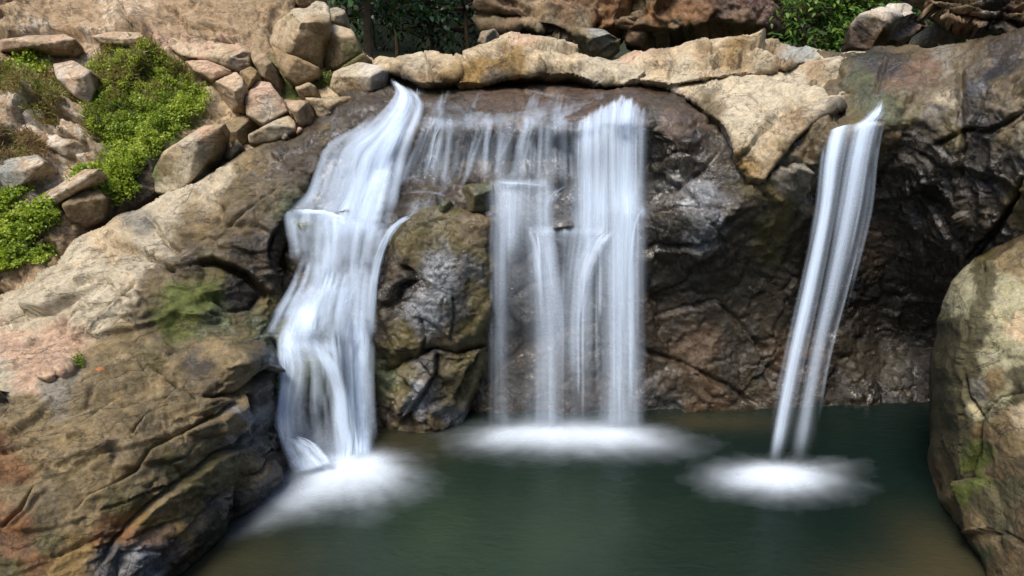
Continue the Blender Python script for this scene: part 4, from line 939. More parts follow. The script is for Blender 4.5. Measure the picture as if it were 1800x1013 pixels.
def strands(guides, n, wid=(0.02, 0.06), al=(0.2, 0.7), seed=0, M=60, off=0.14, span=(0.5, 1.0), parent=None, name='water_strands', udist=None, usecliff=True, prof=5):
    rs = np.random.RandomState(seed)
    U = 200
    W = water_grid(guides, M, U)
    Vs, Fs, As = [], [], []; k = 0
    for s in range(n):
        u = rs.uniform(0.02, 0.98) if udist is None else np.clip(rs.choice(udist) + rs.normal() * 0.02, 0.01, 0.99)
        ln = rs.uniform(*span); v0 = rs.uniform(0, 1 - ln)
        i0, i1 = int(v0 * (M - 1)), int(min(1, v0 + ln) * (M - 1))
        if i1 - i0 < 6: continue
        L = W[int(u * (U - 1)), i0:i1 + 1]
        px, py, Y = L[:, 0], L[:, 1], L[:, 2]
        if usecliff: Y = clear(px, py, Y, off + rs.uniform(0, 0.05))
        P = at(px, py, Y)
        T = np.gradient(P, axis=0); T /= np.linalg.norm(T, axis=1)[:, None]
        sd = np.cross(T, np.array([0, 1, -0.35])); sd /= np.linalg.norm(sd, axis=1)[:, None] + 1e-9
        tt = np.linspace(0, 1, len(P))
        w_ = rs.uniform(*wid) * (0.7 + 0.6 * tt)
        a_ = rs.uniform(*al) * smooth(0, 0.12, tt) * smooth(0, 0.2, 1 - tt)
        cs = np.linspace(-1, 1, prof)
        V = P[:, None] + sd[:, None] * (cs[None, :, None] * w_[:, None, None]) - np.array([0, 0.02, 0]) * (1 - cs ** 2)[None, :, None]
        A = a_[:, None] * (np.clip(1 - cs ** 2, 0, 1) ** 1.3)[None]
        m = len(P); idx = k + np.arange(m * prof).reshape(m, prof)
        Fs.append(np.stack([idx[:-1, :-1], idx[1:, :-1], idx[1:, 1:], idx[:-1, 1:]], -1).reshape(-1, 4))
        Vs.append(V.reshape(-1, 3)); As.append(A.ravel()); k += m * prof
    return mesh_np(name, np.vstack(Vs), np.vstack(Fs), WHITE, {'dens': np.concatenate(As)}, parent)


def foam(cx, cy, blobs, streak=1.0, parent=None, seed=0, size=2.6, h=0.10, layers=3, src=None):
    """churned white water spreading over the pool from where the fall lands; blobs in photo position: (px, py, rx, ry, density, rot)"""
    c0 = at(cx, cy, Yz(cy))
    xs = np.arange(-size, size, 0.02)
    X, Yg = np.meshgrid(xs, xs)
    x, y = X.ravel() + c0[0], Yg.ravel() + c0[1]
    D = np.zeros(len(x))
    for (px, py, rx, ry, d, rot) in blobs:
        c = at(px, py, Yz(py)); a = math.radians(rot)
        dx, dy = x - c[0], y - c[1]
        e1, e2 = dx * math.cos(a) + dy * math.sin(a), -dx * math.sin(a) + dy * math.cos(a)
        D += d * np.exp(-1.25 * ((e1 / rx) ** 2 + (e2 / ry) ** 2) ** 0.72)
    s = at(*(src or (cx, cy)), Yz((src or (cx, cy))[1]))
    th = np.arctan2(y - s[1], x - s[0]); r = np.hypot(x - s[0], y - s[1])
    idx = np.arange(len(x)).reshape(X.shape)
    F = np.stack([idx[:-1, :-1], idx[:-1, 1:], idx[1:, 1:], idx[1:, :-1]], -1).reshape(-1, 4)
    root = None
    Vs, Fs, As = [], [], []; k = 0
    for L in range(layers):
        q = np.stack([np.cos(th) * 4.5, np.sin(th) * 4.5, r * 1.1 + L * 7 + seed], 1)
        q2 = np.stack([np.cos(th) * 14, np.sin(th) * 14, r * 2.2 + L * 9 + seed], 1)
        q3 = np.stack([x * 3.0, y * 4.0, 0 * x + L + seed], 1)
        st = 0.8 * fbm(q, 3, 0.5) + 0.2 * fbm(q2, 4, 0.6) + 1.2 * fbm(q3, 5, 0.62)
        X_ = np.clip(D + streak * 0.5 * st * np.sqrt(D) * np.exp(-0.9 * D), 0, 4)
        A_ = 0.93 * (1 - np.exp(-1.25 * X_ ** 2.1))
        a = (1 - (1 - A_) ** (1.0 / layers)) * smooth(0.01, 0.10, D)
        z = 0.010 + 0.008 * L + 0.02 * (L + 1) * (1 - np.exp(-0.6 * D))
        keep = a[F].max(1) > 0.006
        Vs.append(np.stack([x, y, z], 1)); Fs.append(F[keep] + k); As.append(np.clip(a, 0, 0.96)); k += len(x)
    V = np.vstack(Vs); F = np.vstack(Fs); A = np.concatenate(As)
    us = np.unique(F); rm = np.full(len(V), -1); rm[us] = np.arange(len(us))
    return mesh_np('foam', V[us], rm[F], FOAM, {'dens': A[us]}, parent)


# --- left cascade
WL = empty('waterfall', tuple(at(620, 830, Yz(830))))
tag(WL, 'wide stepped white cascade sliding over the rocks on the left', 'waterfall')
def G3(*rows): return [list(r) for r in rows]
gl = G3(
    [(682, 134, 10.2), (690, 165, 9.7), (628, 222, 9.0), (572, 256, 8.6), (552, 300, 8.4), (534, 345, 8.2), (500, 374, 8.0)],
    [(688, 137, 10.2), (700, 170, 9.7), (660, 225, 9.0), (616, 262, 8.6), (596, 305, 8.4), (584, 345, 8.2), (560, 380, 8.0)],
    [(696, 141, 10.2), (712, 175, 9.6), (682, 228, 8.9), (648, 268, 8.6), (634, 310, 8.4), (622, 350, 8.2), (606, 392, 8.0)],
    [(703, 145, 10.2), (725, 178, 9.6), (702, 230, 8.9), (680, 275, 8.6), (668, 320, 8.35), (656, 360, 8.2), (645, 400, 8.0)],
    [(712, 150, 10.2), (742, 182, 9.6), (728, 232, 8.9), (712, 280, 8.7), (702, 325, 8.4), (694, 365, 8.2), (686, 402, 8.1)])
def dl(px, py, u, v):
    core = 0.42 * np.exp(-((px - (705 - (py - 200) * 0.22)) / 22) ** 2) * smooth(190, 260, py) + 0.2 * np.exp(-((px - (650 - (py - 230) * 0.35)) / 18) ** 2) * smooth(210, 260, py)
    head = 0.42 * (1 - smooth(170, 235, py)) * np.exp(-((u - 0.45) / 0.22) ** 2)
    return np.clip(0.19 + 1.1 * core + head - 0.06 * (u < 0.25) * smooth(250, 300, py), 0.02, 1)
gl = [g_ + [((g_[-1][0] - 8, g_[-1][1] + 36, 7.92))] for g_ in gl]
for s_, o_ in ((1, 0.05), (2, 0.11), (3, 0.17)): veil(gl, dl, off=o_, seed=s_, fu=6, fv=1.2, contrast=1.1, parent=WL, U=240, M=100, edge=0.3, bot=0.22, top=0.03)
gl2 = G3(
    [(500, 366, 8.05), (500, 385, 7.92), (510, 425, 7.85), (518, 470, 7.8)],
    [(535, 366, 8.05), (535, 380, 7.9), (536, 430, 7.82), (540, 490, 7.72)],
    [(570, 368, 8.05), (572, 384, 7.9), (570, 440, 7.8), (566, 510, 7.66)],
    [(602, 378, 8.05), (605, 398, 7.9), (600, 450, 7.8), (592, 520, 7.66)],
    [(640, 385, 8.1), (636, 410, 7.95), (628, 460, 7.85), (620, 530, 7.72)],
    [(690, 380, 8.2), (682, 408, 8.05), (668, 460, 7.9), (660, 540, 7.75)])
def dl2(px, py, u, v):
    rim = 0.5 * smooth(505, 535, px) * np.exp(-((py - 371 - 0.1 * np.clip(px - 560, 0, 200)) / 5) ** 2) * (px < 620)
    core = 0.5 * np.exp(-((px - (668 - (py - 400) * 0.2)) / 20) ** 2) + 0.2 * np.exp(-((px - (590 - (py - 400) * 0.3)) / 16) ** 2)
    return np.clip(0.18 + 0.6 * rim + 0.9 * core - 0.22 * (1 - smooth(510, 550, px)) * smooth(376, 425, py), 0.01, 1) * np.where(px > 590, 1 - (1 - smooth(0, 0.3, v)) * smooth(590, 640, px), 1)
for s_, o_ in ((4, 0.07), (5, 0.14), (6, 0.2)): veil(gl2, dl2, off=o_, seed=s_, fu=7, fv=1.4, contrast=1.1, parent=WL, U=220, M=90, edge=0.25, bot=0.3, top=0.05)
gl3 = G3(
    [(528, 440, 7.75), (512, 495, 7.65), (478, 555, 7.4), (448, 598, 7.25)],
    [(560, 450, 7.75), (548, 495, 7.6), (522, 545, 7.3), (505, 605, 7.1)],
    [(585, 455, 7.75), (572, 500, 7.6), (553, 545, 7.3), (545, 605, 7.1)],
    [(610, 460, 7.8), (600, 505, 7.65), (590, 555, 7.45), (585, 610, 7.25)],
    [(635, 460, 7.8), (628, 510, 7.7), (622, 560, 7.6), (620, 620, 7.5)],
    [(668, 460, 7.85), (662, 520, 7.75), (660, 570, 7.7), (658, 620, 7.6)])
def dl3(px, py, u, v):
    mound = 0.3 * np.exp(-(((px - 520) / 34) ** 2 + ((py - 552) / 20) ** 2)) + 0.3 * np.exp(-(((px - 500) / 26) ** 2 + ((py - 594) / 12) ** 2))
    return np.clip(0.18 + mound + 0.55 * np.exp(-((px - (652 - (py - 460) * 0.16)) / 22) ** 2) + 0.15 * np.exp(-((px - (590 - (py - 460) * 0.45)) / 18) ** 2), 0.02, 1)
for s_, o_ in ((7, 0.08), (8, 0.15), (9, 0.22)): veil(gl3, dl3, off=o_, seed=s_, fu=6, fv=1.6, contrast=1.0, parent=WL, U=220, M=90, edge=0.28, bot=0.2, top=0.25)
strands(gl, 60, (0.03, 0.09), (0.05, 0.25), seed=3, parent=WL, off=0.2, span=(0.3, 0.7))
strands(gl2, 40, (0.03, 0.09), (0.05, 0.22), seed=4, parent=WL, off=0.22, span=(0.4, 0.9))
strands(gl3, 50, (0.03, 0.09), (0.05, 0.25), seed=6, parent=WL, off=0.24, span=(0.4, 0.9))
# its lower braids
ga = G3([(505, 540, 7.5), (484, 600, 7.35), (494, 660, 7.25), (492, 720, 7.2), (496, 770, 7.1), (512, 825, 6.95)],
        [(530, 540, 7.4), (515, 600, 7.2), (520, 650, 7.15), (505, 720, 7.15), (510, 770, 7.1), (530, 830, 6.9)],
        [(555, 540, 7.5), (545, 592, 7.2), (560, 640, 7.1), (565, 710, 7.1), (572, 770, 7.05), (575, 830, 6.9)],
        [(585, 540, 7.6), (590, 600, 7.3), (595, 650, 7.2), (600, 710, 7.2), (605, 770, 7.15), (608, 825, 6.95)],
        [(620, 540, 7.7), (625, 600, 7.6), (625, 660, 7.5), (628, 720, 7.4), (632, 770, 7.3), (632, 822, 7.05)],
        [(655, 540, 7.75), (658, 600, 7.65), (656, 660, 7.6), (656, 720, 7.5), (658, 770, 7.4), (662, 820, 7.1)])
def da(px, py, u, v):
    core = 0.9 * np.exp(-((px - 632) / 24) ** 2)
    moss = -0.34 * np.exp(-(((px - 556) / 38) ** 2 + ((py - 690) / 65) ** 2))
    rim = 0.35 * np.exp(-((py - 603 - 0.004 * (px - 530) ** 2) / 12) ** 2) * (px < 620)
    return np.clip(0.17 + 0.65 * core + 0.65 * moss + 0.5 * rim + 0.25 * np.exp(-((px - 500) / 14) ** 2) + 0.4 * smooth(790, 830, py) + 0.35 * (1 - smooth(560, 600, py)), 0.03, 1)
for s_, o_ in ((11, 0.05), (12, 0.12), (13, 0.18)): veil(ga, da, off=o_, seed=s_, fu=6, fv=1.6, contrast=1.2, parent=WL, U=200, M=100, edge=0.16, top=0.12, bot=0.08)
strands(ga, 60, (0.02, 0.08), (0.06, 0.28), seed=5, parent=WL, off=0.2, span=(0.3, 0.9))
# braid crossing the moss and the side spout from the right
strands(G3([(540, 600, 7.1), (570, 640, 7.0), (590, 690, 7.0), (596, 750, 6.95), (612, 810, 6.9)], [(560, 598, 7.1), (590, 640, 7.0), (606, 690, 7.0), (612, 750, 6.95), (624, 810, 6.9)]), 16, (0.03, 0.07), (0.08, 0.3), seed=8, parent=WL, off=0.22, span=(0.6, 1))
gsp = G3([(732, 372, 8.2), (700, 384, 8.05), (672, 410, 7.95), (652, 460, 7.85), (640, 540, 7.8), (632, 620, 7.7)], [(735, 380, 8.2), (708, 396, 8.05), (688, 425, 7.95), (670, 480, 7.85), (662, 560, 7.8), (658, 640, 7.7)])
for s_ in (21, 22): veil(gsp, lambda a, b, u, v: 0.45 + 0 * a, off=0.2, seed=s_, fu=2, contrast=0.5, parent=WL, U=60, M=70, edge=0.35, top=0.1, bot=0.25)
# thin spill to the left over the slab and the low fan at its foot
gbr = G3([(478, 590, 7.2), (486, 640, 7.15), (484, 700, 7.1), (480, 750, 7.0), (500, 800, 6.9)], [(500, 588, 7.2), (510, 640, 7.1), (506, 700, 7.05), (498, 745, 7.0), (520, 800, 6.9)])
for s_ in (26, 27): veil(gbr, lambda a, b, u, v: 0.5 + 0 * a, off=0.15, seed=s_, fu=2, contrast=0.6, parent=WL, U=50, M=60, edge=0.45, top=0.15, bot=0.25)
gsl = G3([(500, 585, 6.9), (470, 586, 6.75), (430, 596, 6.6), (385, 608, 6.45)], [(505, 600, 6.85), (470, 594, 6.7), (432, 601, 6.55), (385, 612, 6.4)])
veil(gsl, lambda a, b, u, v: 0.18 * (1 - v) + 0.02, seed=31, fu=1.5, contrast=0.5, parent=WL, U=30, M=50, edge=0.4, top=0.1, bot=0.5, usecliff=False)
gfan = G3([(484, 762, 6.95), (490, 790, 6.85), (498, 815, 6.75), (508, 840, 6.6)], [(500, 764, 6.95), (530, 780, 6.85), (545, 800, 6.78), (560, 825, 6.7)], [(510, 762, 6.95), (545, 772, 6.88), (570, 790, 6.8), (590, 815, 6.75)])
veil(gfan, lambda a, b, u, v: 0.35 + 0.5 * u, seed=33, fu=4, contrast=0.7, parent=WL, U=80, M=50, edge=0.2, top=0.15, bot=0.1, usecliff=False)
foam(600, 860, [(622, 820, 0.42, 0.26, 1.6, 0), (570, 840, 0.5, 0.28, 0.8, 20), (665, 845, 0.5, 0.35, 0.35, -20), (530, 875, 0.6, 0.22, 0.45, 42), (460, 925, 0.6, 0.14, 0.2, 40), (610, 868, 0.9, 0.52, 0.48, 10)], parent=WL, seed=1, src=(620, 815), h=0.16)

# --- middle fall
WM = empty('waterfall', tuple(at(1000, 770, Yz(770))))
tag(WM, 'broad veil-like waterfall in the middle, dropping off a long stepped lip', 'waterfall')
xs_m = [846, 870, 905, 940, 975, 1010, 1050, 1090, 1122, 1150]
def col_path(x):
    # from the lip down over the two steps to the pool
    lip = float(np.interp(x, [860, 985, 1005, 1040, 1070, 1090, 1120, 1140], [222, 222, 226, 205, 188, 178, 192, 215]))
    st1, st2 = 325, 405 if x < 1060 else 375
    x3 = x + (0 if x > 1040 or x < 900 else (-18 if x > 990 else 16 if x > 930 else 0))
    return [(x + 6, lip - 16, 8.7), (x + 2, lip, 8.42), (x, lip + 40, 8.24), (x, st1, 8.22), (x, st2, 8.08), ((x + x3) / 2, st2 + 60, 8.02), (x3, 560, 7.95), (x3, 660, 7.85), (x3, 762, 7.72)]
gm = [col_path(x) for x in xs_m]
def dm(px, py, u, v):
    up = smooth(1000, 1030, px) * (0.30 + 0.25 * band(px, 1095, 26) + 0.12 * band(px, 1040, 14)) + 0.05 * band(px, 920, 20) + 0.08 * band(px, 990, 12)
    mid = 0.19 + 0.28 * band(px, 1095, 30) + 0.18 * band(px, 895, 22) + 0.2 * band(px, 1045, 16) - 0.14 * band(px, 985, 24) * (py < 400)
    lo = 0.12 + 0.24 * band(px, 872, 13) + 0.25 * band(px, 962, 20) + 0.22 * band(px, 1008, 26) * (1 - smooth(560, 700, py)) + 0.34 * band(px, 1090, 26) + 0.08 * band(px, 1120, 14) + 0.05 * band(px, 930, 25)
    k1 = smooth(300, 345, py); k2 = smooth(395, 470, py)
    d = up * (1 - k1) + mid * k1 * (1 - k2) + lo * k2
    d = d + 0.2 * np.exp(-((py - 322) / 5) ** 2) * (px < 960) + 0.16 * np.exp(-((py - 407) / 6) ** 2) * (px > 930) * (px < 1060) + 0.15 * np.exp(-((py - 372) / 8) ** 2) * (px > 1095)
    d = d + 0.15 * smooth(715, 765, py)
    for hx, hy, hw, hh, hk in ((985, 455, 16, 45, .7), (920, 445, 13, 60, .5), (1056, 480, 10, 70, .4), (915, 600, 22, 110, .75), (1040, 640, 20, 110, .7), (893, 640, 9, 90, .4), (985, 365, 22, 24, .5), (1012, 290, 7, 50, .4), (1060, 270, 5, 60, .3)):
        d = d * (1 - hk * np.exp(-(((px - hx) / hw) ** 2 + ((py - hy) / hh) ** 2)))
    return np.clip(0.80 * d * (1 - 0.38 * smooth(430, 560, py)), 0, 1)
for s_, o_ in ((41, 0.05), (42, 0.11), (43, 0.17)): veil(gm, dm, off=o_, seed=s_, fu=15, fv=0.6, contrast=1.15, parent=WM, U=420, M=110, edge=0.15, top=0.09, bot=0.04)
def um(px): return (np.interp(px, xs_m, np.linspace(0, 1, len(xs_m))))
strands(gm, 80, (0.012, 0.04), (0.08, 0.35), seed=14, parent=WM, off=0.2, span=(0.2, 0.45), udist=um(np.array([1020, 1035, 1045, 1060, 1070, 1080, 1090, 1095, 1100, 1100, 1105, 1112, 1116])))
strands(gm, 40, (0.04, 0.10), (0.03, 0.12), seed=15, parent=WM, off=0.2, span=(0.5, 0.9), udist=um(np.array([876, 880, 884, 950, 962, 970, 1015, 1030, 1080, 1090, 1100, 1110])))
# bright side spouts where the steps throw the water
for (a_, b_, sd_) in (([(1090, 392, 8.1), (1050, 402, 8.0), (1025, 425, 7.95), (1005, 480, 7.92), (992, 580, 7.88), (985, 700, 7.8)], [(1100, 404, 8.1), (1085, 420, 8.0), (1066, 450, 7.95), (1048, 510, 7.92), (1034, 600, 7.88), (1026, 700, 7.8)], 51),
                      ([(955, 400, 8.05), (958, 420, 8.0), (962, 480, 7.95), (966, 580, 7.9), (966, 720, 7.8)], [(905, 398, 8.05), (925, 416, 8.0), (936, 480, 7.95), (944, 580, 7.9), (946, 720, 7.8)], 52),
                      ([(1140, 358, 8.2), (1120, 368, 8.1), (1108, 400, 8.0), (1100, 480, 7.95), (1098, 600, 7.9)], [(1145, 364, 8.2), (1130, 378, 8.1), (1122, 410, 8.0), (1116, 480, 7.95), (1112, 600, 7.9)], 53),
                      ([(1000, 318, 8.3), (960, 335, 8.25), (948, 360, 8.2), (940, 400, 8.1)], [(1005, 330, 8.3), (985, 350, 8.25), (974, 375, 8.2), (968, 408, 8.1)], 54),
                      ([(860, 316, 8.3), (900, 318, 8.2), (950, 322, 8.3), (975, 326, 8.3)], [(860, 326, 8.2), (900, 326, 8.15), (950, 330, 8.25), (975, 332, 8.3)], 55)):
    veil([a_, b_], lambda a, b, u, v: 0.5 + 0 * a, off=0.2, seed=sd_, fu=2, contrast=0.5, parent=WM, U=60, M=60, edge=0.48, top=0.2, bot=0.6)
foam(1000, 785, [(960, 765, 0.75, 0.26, 0.9, 0), (1085, 768, 0.55, 0.26, 0.85, -4), (880, 772, 0.5, 0.3, 0.35, 4), (1005, 778, 1.3, 0.45, 0.55, 0), (1170, 785, 0.7, 0.25, 0.15, -8)], parent=WM, seed=5, src=(1000, 745), h=0.13)

# --- small trickles between them
WT = empty('waterfall', tuple(at(790, 345, 8.5)))
tag(WT, 'thin separate trickles over the dark step between the left and middle falls', 'waterfall')
rs = np.random.RandomState(5)
def trickle(pts, wpx, a, seed):
    L = [(x - wpx * (0.6 + 0.5 * i / len(pts)), y, Y) for i, (x, y, Y) in enumerate(pts)]
    Rr = [(x + wpx * (0.6 + 0.5 * i / len(pts)), y, Y) for i, (x, y, Y) in enumerate(pts)]
    veil([L, Rr], lambda p, q, u, v: 0.8 * a + 0 * p, off=0.08 + 0.02 * (seed % 3), seed=seed, fu=1.5, contrast=0.8, parent=WT, U=24, M=40, edge=0.45, top=0.08, bot=0.25)
for i, (x, y0, dx, y1, wpx, a) in enumerate([(745, 222, -40, 330, 7, .5), (757, 220, -30, 335, 6, .4), (767, 222, -28, 335, 5, .4), (776, 222, -14, 335, 6, .45), (792, 226, -12, 330, 8, .7), (786, 222, -6, 300, 4, .4), (838, 226, -18, 318, 5, .4), (858, 215, -4, 318, 9, .6), (848, 228, -30, 320, 5, .4), (882, 235, -12, 318, 6, .4),
                                              (905, 225, -30, 290, 5, .35), (925, 218, -22, 318, 10, .6), (935, 222, -18, 320, 9, .6), (915, 235, -14, 318, 6, .5), (952, 240, -6, 318, 4, .3), (975, 218, -2, 318, 7, .6), (984, 216, 0, 320, 6, .55), (992, 218, 2, 320, 6, .55), (1003, 228, 2, 322, 6, .5), (830, 250, -20, 340, 5, .4), (800, 290, -40, 372, 8, .35), (720, 240, -10, 330, 8, .4), (816, 275, -10, 318, 4, .3)]):
    trickle([(x, y0 - 22, 9.0), (x, y0, 8.75), (x + dx * 0.4, y0 + (y1 - y0) * 0.4, 8.65), (x + dx * 0.8, y0 + (y1 - y0) * 0.8, 8.55), (x + dx, y1, 8.5)], wpx * 1.6, a * 0.45, 60 + i)
gt_ = [[(x + 4, 196, 9.1), (x, 218, 8.75), (x - sl * 0.5, 262, 8.7), (x - sl, 330, 8.5)] for x, sl in ((742, 44), (780, 30), (830, 24), (870, 14), (915, 22), (960, 8), (1005, 0))]
def dt_(px, py, u, v): return 0.05 + 0.07 * band(px, 862, 14) + 0.1 * band(px, 925, 16) + 0.08 * band(px, 765, 20) + 0 * v
for s_, o_ in ((84, 0.05), (85, 0.1)): veil(gt_, dt_, off=o_, seed=s_, fu=22, fv=0.5, contrast=2.0, parent=WT, U=420, M=50, edge=0.05, top=0.2, bot=0.25)
# the skim of water over the dome and across the step
def skim(g, a, seed, fu=6, U=90, M=60, **k): veil(g, lambda p, q, u, v: a + 0 * p, off=0.035, seed=seed, fu=fu, contrast=1.4, parent=WT, U=U, M=M, **k)
skim(G3([(720, 160, 10), (770, 200, 9.2), (740, 230, 9)], [(800, 152, 10), (850, 195, 9.2), (800, 235, 9)], [(860, 146, 10), (910, 190, 9.2), (870, 235, 9)]), 0.10, 90, edge=0.3, top=0.3, bot=0.3)
skim(G3([(1075, 165, 9.6), (1000, 178, 9.2), (940, 195, 9.0), (890, 225, 8.9)], [(1110, 180, 9.2), (1040, 195, 9.0), (970, 215, 8.8), (935, 235, 8.7)]), 0.12, 91, edge=0.48, top=0.2, bot=0.3)
skim(G3([(880, 146, 10), (930, 165, 9.6), (990, 175, 9.2), (1060, 172, 9.2)], [(900, 143, 10), (960, 160, 9.6), (1010, 168, 9.4), (1080, 162, 9.4)]), 0.10, 92, edge=0.48, top=0.2, bot=0.3)
skim(G3([(760, 150, 9.9), (740, 180, 9.4), (745, 230, 8.9)], [(700, 150, 9.9), (720, 180, 9.4), (720, 230, 8.9)]), 0.2, 93, edge=0.4, top=0.2, bot=0.3)
skim(G3([(1070, 170, 9.2), (1070, 190, 8.8), (1068, 215, 8.4)], [(1086, 166, 9.2), (1088, 190, 8.8), (1090, 215, 8.4)]), 0.5, 94, edge=0.4, top=0.3, bot=0.2)
skim([[(x, 152, 10.0), (x - 4, 176, 9.4), (x - 12, 205, 8.9), (x - 16, 232, 8.75)] for x in (748, 830, 900, 970, 1040, 1100)], 0.17, 97, fu=14, U=300, edge=0.08, top=0.35, bot=0.25)
skim(G3([(700, 335, 8.5), (750, 332, 8.5), (790, 340, 8.4)], [(700, 345, 8.4), (750, 342, 8.4), (790, 352, 8.3)]), 0.25, 95, edge=0.49, top=0.2, bot=0.3)
skim(G3([(690, 340, 8.45), (700, 370, 8.3), (705, 392, 8.2)], [(790, 345, 8.4), (770, 362, 8.25), (735, 385, 8.2)]), 0.14, 96, edge=0.3, top=0.2, bot=0.3)

# --- right fall
WR = empty('waterfall', tuple(at(1375, 840, Yz(840))))
tag(WR, 'slim slanting waterfall on the right, free-falling in two strands from a smooth spout', 'waterfall')
gr_ = []
for (xt, yt, xm, xb, xe) in ((1452, 236, 1425, 1375, 1342), (1478, 228, 1446, 1398, 1364), (1505, 224, 1466, 1420, 1384), (1530, 222, 1492, 1440, 1408), (1556, 222, 1528, 1465, 1440)):
    gr_.append([(xt + 9, yt - 9, 7.95), (xt, yt, 7.82), (xt - (xt - xm) * 0.36, 282, 7.62), (xm + 8, 375, 7.45), ((xm + xb) / 2 + 7, 500, 7.25), (xb, 640, 7.05), (xe, 815, 6.88)])
def dr(px, py, u, v):
    s1 = band(u, 0.2, 0.12) * (0.46 - 0.08 * v); s2 = band(u, 0.66, 0.10) * (0.40 - 0.18 * v)
    return np.clip(np.maximum(s1, s2) + 0.16 * (1 - v) ** 3 + 0.015, 0, 1)
for s_, o_ in ((71, 0.0), (72, 0.04), (73, 0.08)):
    g2 = [[(a, b, Y - o_) for (a, b, Y) in g] for g in gr_]
    veil(g2, dr, seed=s_, fu=5, fv=0.4, contrast=0.7, parent=WR, U=160, M=90, edge=0.14, top=0.08, bot=0.06, usecliff=False)
strands(gr_, 26, (0.015, 0.04), (0.04, 0.18), seed=23, parent=WR, span=(0.3, 0.8), usecliff=False)
gu = G3([(1541, 168, 8.35), (1535, 186, 8.2), (1510, 208, 8.0), (1475, 232, 7.85)], [(1566, 176, 8.35), (1560, 196, 8.2), (1550, 214, 8.0), (1534, 236, 7.85)])
for s_ in (75, 76): veil(gu, lambda a, b, u, v: 0.55 + 0 * a, off=0.05, seed=s_, fu=3, contrast=0.7, parent=WR, U=50, M=50, edge=0.42, top=0.4, bot=0.3)
foam(1365, 850, [(1355, 838, 0.42, 0.22, 1.15, 0), (1400, 842, 0.5, 0.26, 0.5, 8), (1290, 848, 0.4, 0.24, 0.3, 0), (1370, 850, 0.85, 0.42, 0.52, 0), (1480, 820, 0.5, 0.18, 0.16, 12)], parent=WR, seed=9, src=(1375, 832), h=0.14)

# ================================================================== PLANTS
LEAFG = leaf_material('fresh_leaves', [(0.075, 0.11, 0.02), (0.15, 0.22, 0.022), (0.25, 0.34, 0.03), (0.34, 0.40, 0.06)])
LEAFO = leaf_material('dry_grass', [(0.09, 0.12, 0.025), (0.17, 0.19, 0.04), (0.24, 0.21, 0.08), (0.19, 0.12, 0.06)])
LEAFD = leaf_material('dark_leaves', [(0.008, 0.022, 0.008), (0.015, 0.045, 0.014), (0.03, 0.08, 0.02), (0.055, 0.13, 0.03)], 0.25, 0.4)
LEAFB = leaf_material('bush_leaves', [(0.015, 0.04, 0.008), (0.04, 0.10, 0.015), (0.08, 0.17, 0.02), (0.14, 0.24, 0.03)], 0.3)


def leaves(name, P, D, Nr, ln, wd, hue, mat, parent=None, bend=0.25):
    """each leaf: six-cornered blade from P along D"""
    n = len(P)
    D = D / (np.linalg.norm(D, axis=1)[:, None] + 1e-9)
    Sd = np.cross(D, Nr); Sd /= np.linalg.norm(Sd, axis=1)[:, None] + 1e-9
    Up = np.cross(Sd, D)
    ln = np.asarray(ln)[:, None] * np.ones((n, 1)); wd = np.asarray(wd)[:, None] * np.ones((n, 1))
    p0 = P
    p1 = P + D * ln * 0.35 + Sd * wd + Up * ln * 0.05; p2 = P + D * ln * 0.35 - Sd * wd + Up * ln * 0.05
    p3 = P + D * ln * 0.72 + Sd * wd * 0.75 - Up * ln * bend * 0.3; p4 = P + D * ln * 0.72 - Sd * wd * 0.75 - Up * ln * bend * 0.3
    p5 = P + D * ln - Up * ln * bend
    V = np.stack([p0, p1, p2, p3, p4, p5], 1).reshape(-1, 3)
    b = (np.arange(n) * 6)[:, None]
    F = np.concatenate([b + np.array([[0, 2, 1]]), b + np.array([[1, 2, 4]]), b + np.array([[1, 4, 3]]), b + np.array([[3, 4, 5]])])
    return mesh_np(name, V, F, mat, {'hue': np.repeat(hue, 6)}, parent, shade=False, local=True)


def pts_in(poly, n, rs):
    A = np.array(poly, float); lo, hi = A.min(0), A.max(0); out = []
    while sum(len(o) for o in out) < n:
        q = rs.uniform(lo, hi, (n * 2, 2)); q[:, 0] += 0
        out.append(q[inside(q, A)])
    return np.vstack(out)[:n]


def cover(name, poly, n, reg, mat, label, ln=(0.02, 0.045), wd=0.35, lift=0.05, up=0.6, seed=0, huemid=0.5, clump=1.0, cat='ground cover', kind='stuff', lean=(0, -0.5, 0.5), group=None):
    rs = np.random.RandomState(seed)
    q = pts_in(rough_outline(poly, 12, seed=seed), n, rs)
    ed = seg_dist(q, poly, True)[0]
    q = q[rs.uniform(0, 1, len(q)) < 0.25 + 0.75 * smooth(0, 16, ed)]
    P, Nn, ok = lookup(reg, q[:, 0], q[:, 1])
    q, P, Nn = q[ok], P[ok], Nn[ok]
    # clumps: keep leaves where a noise is high, and let those clumps stand out more
    c = fbm(P * 5.0 + seed, 4, 0.6)
    keep = rs.uniform(-0.5, 0.35, len(P)) < c * clump + 0.12
    q, P, Nn, c = q[keep], P[keep], Nn[keep], c[keep]
    n = len(P)
    h = lift * rs.uniform(0, 1, n) * (0.6 + 1.6 * np.clip(c + 0.3, 0, 1))
    P = P + Nn * h[:, None] + rs.normal(size=(n, 3)) * 0.008
    D = Nn * up + rs.normal(size=(n, 3)) * 0.6 + np.array(lean) * 0.5
    L = rs.uniform(*ln, n)
    hue = np.clip(huemid + 0.9 * fbm(P * 2.2 + 5, 3) + rs.normal(size=n) * 0.16 + 0.3 * (h / lift - 0.5), 0, 1)
    Nr = Nn + rs.normal(size=(n, 3)) * 0.5
    o = leaves(name, P, D, Nr, L, L * wd, hue, mat)
    if kind == 'stuff': tag(o, label, cat, group, 'stuff')
    else: tag(o, label, cat, group)
    return o


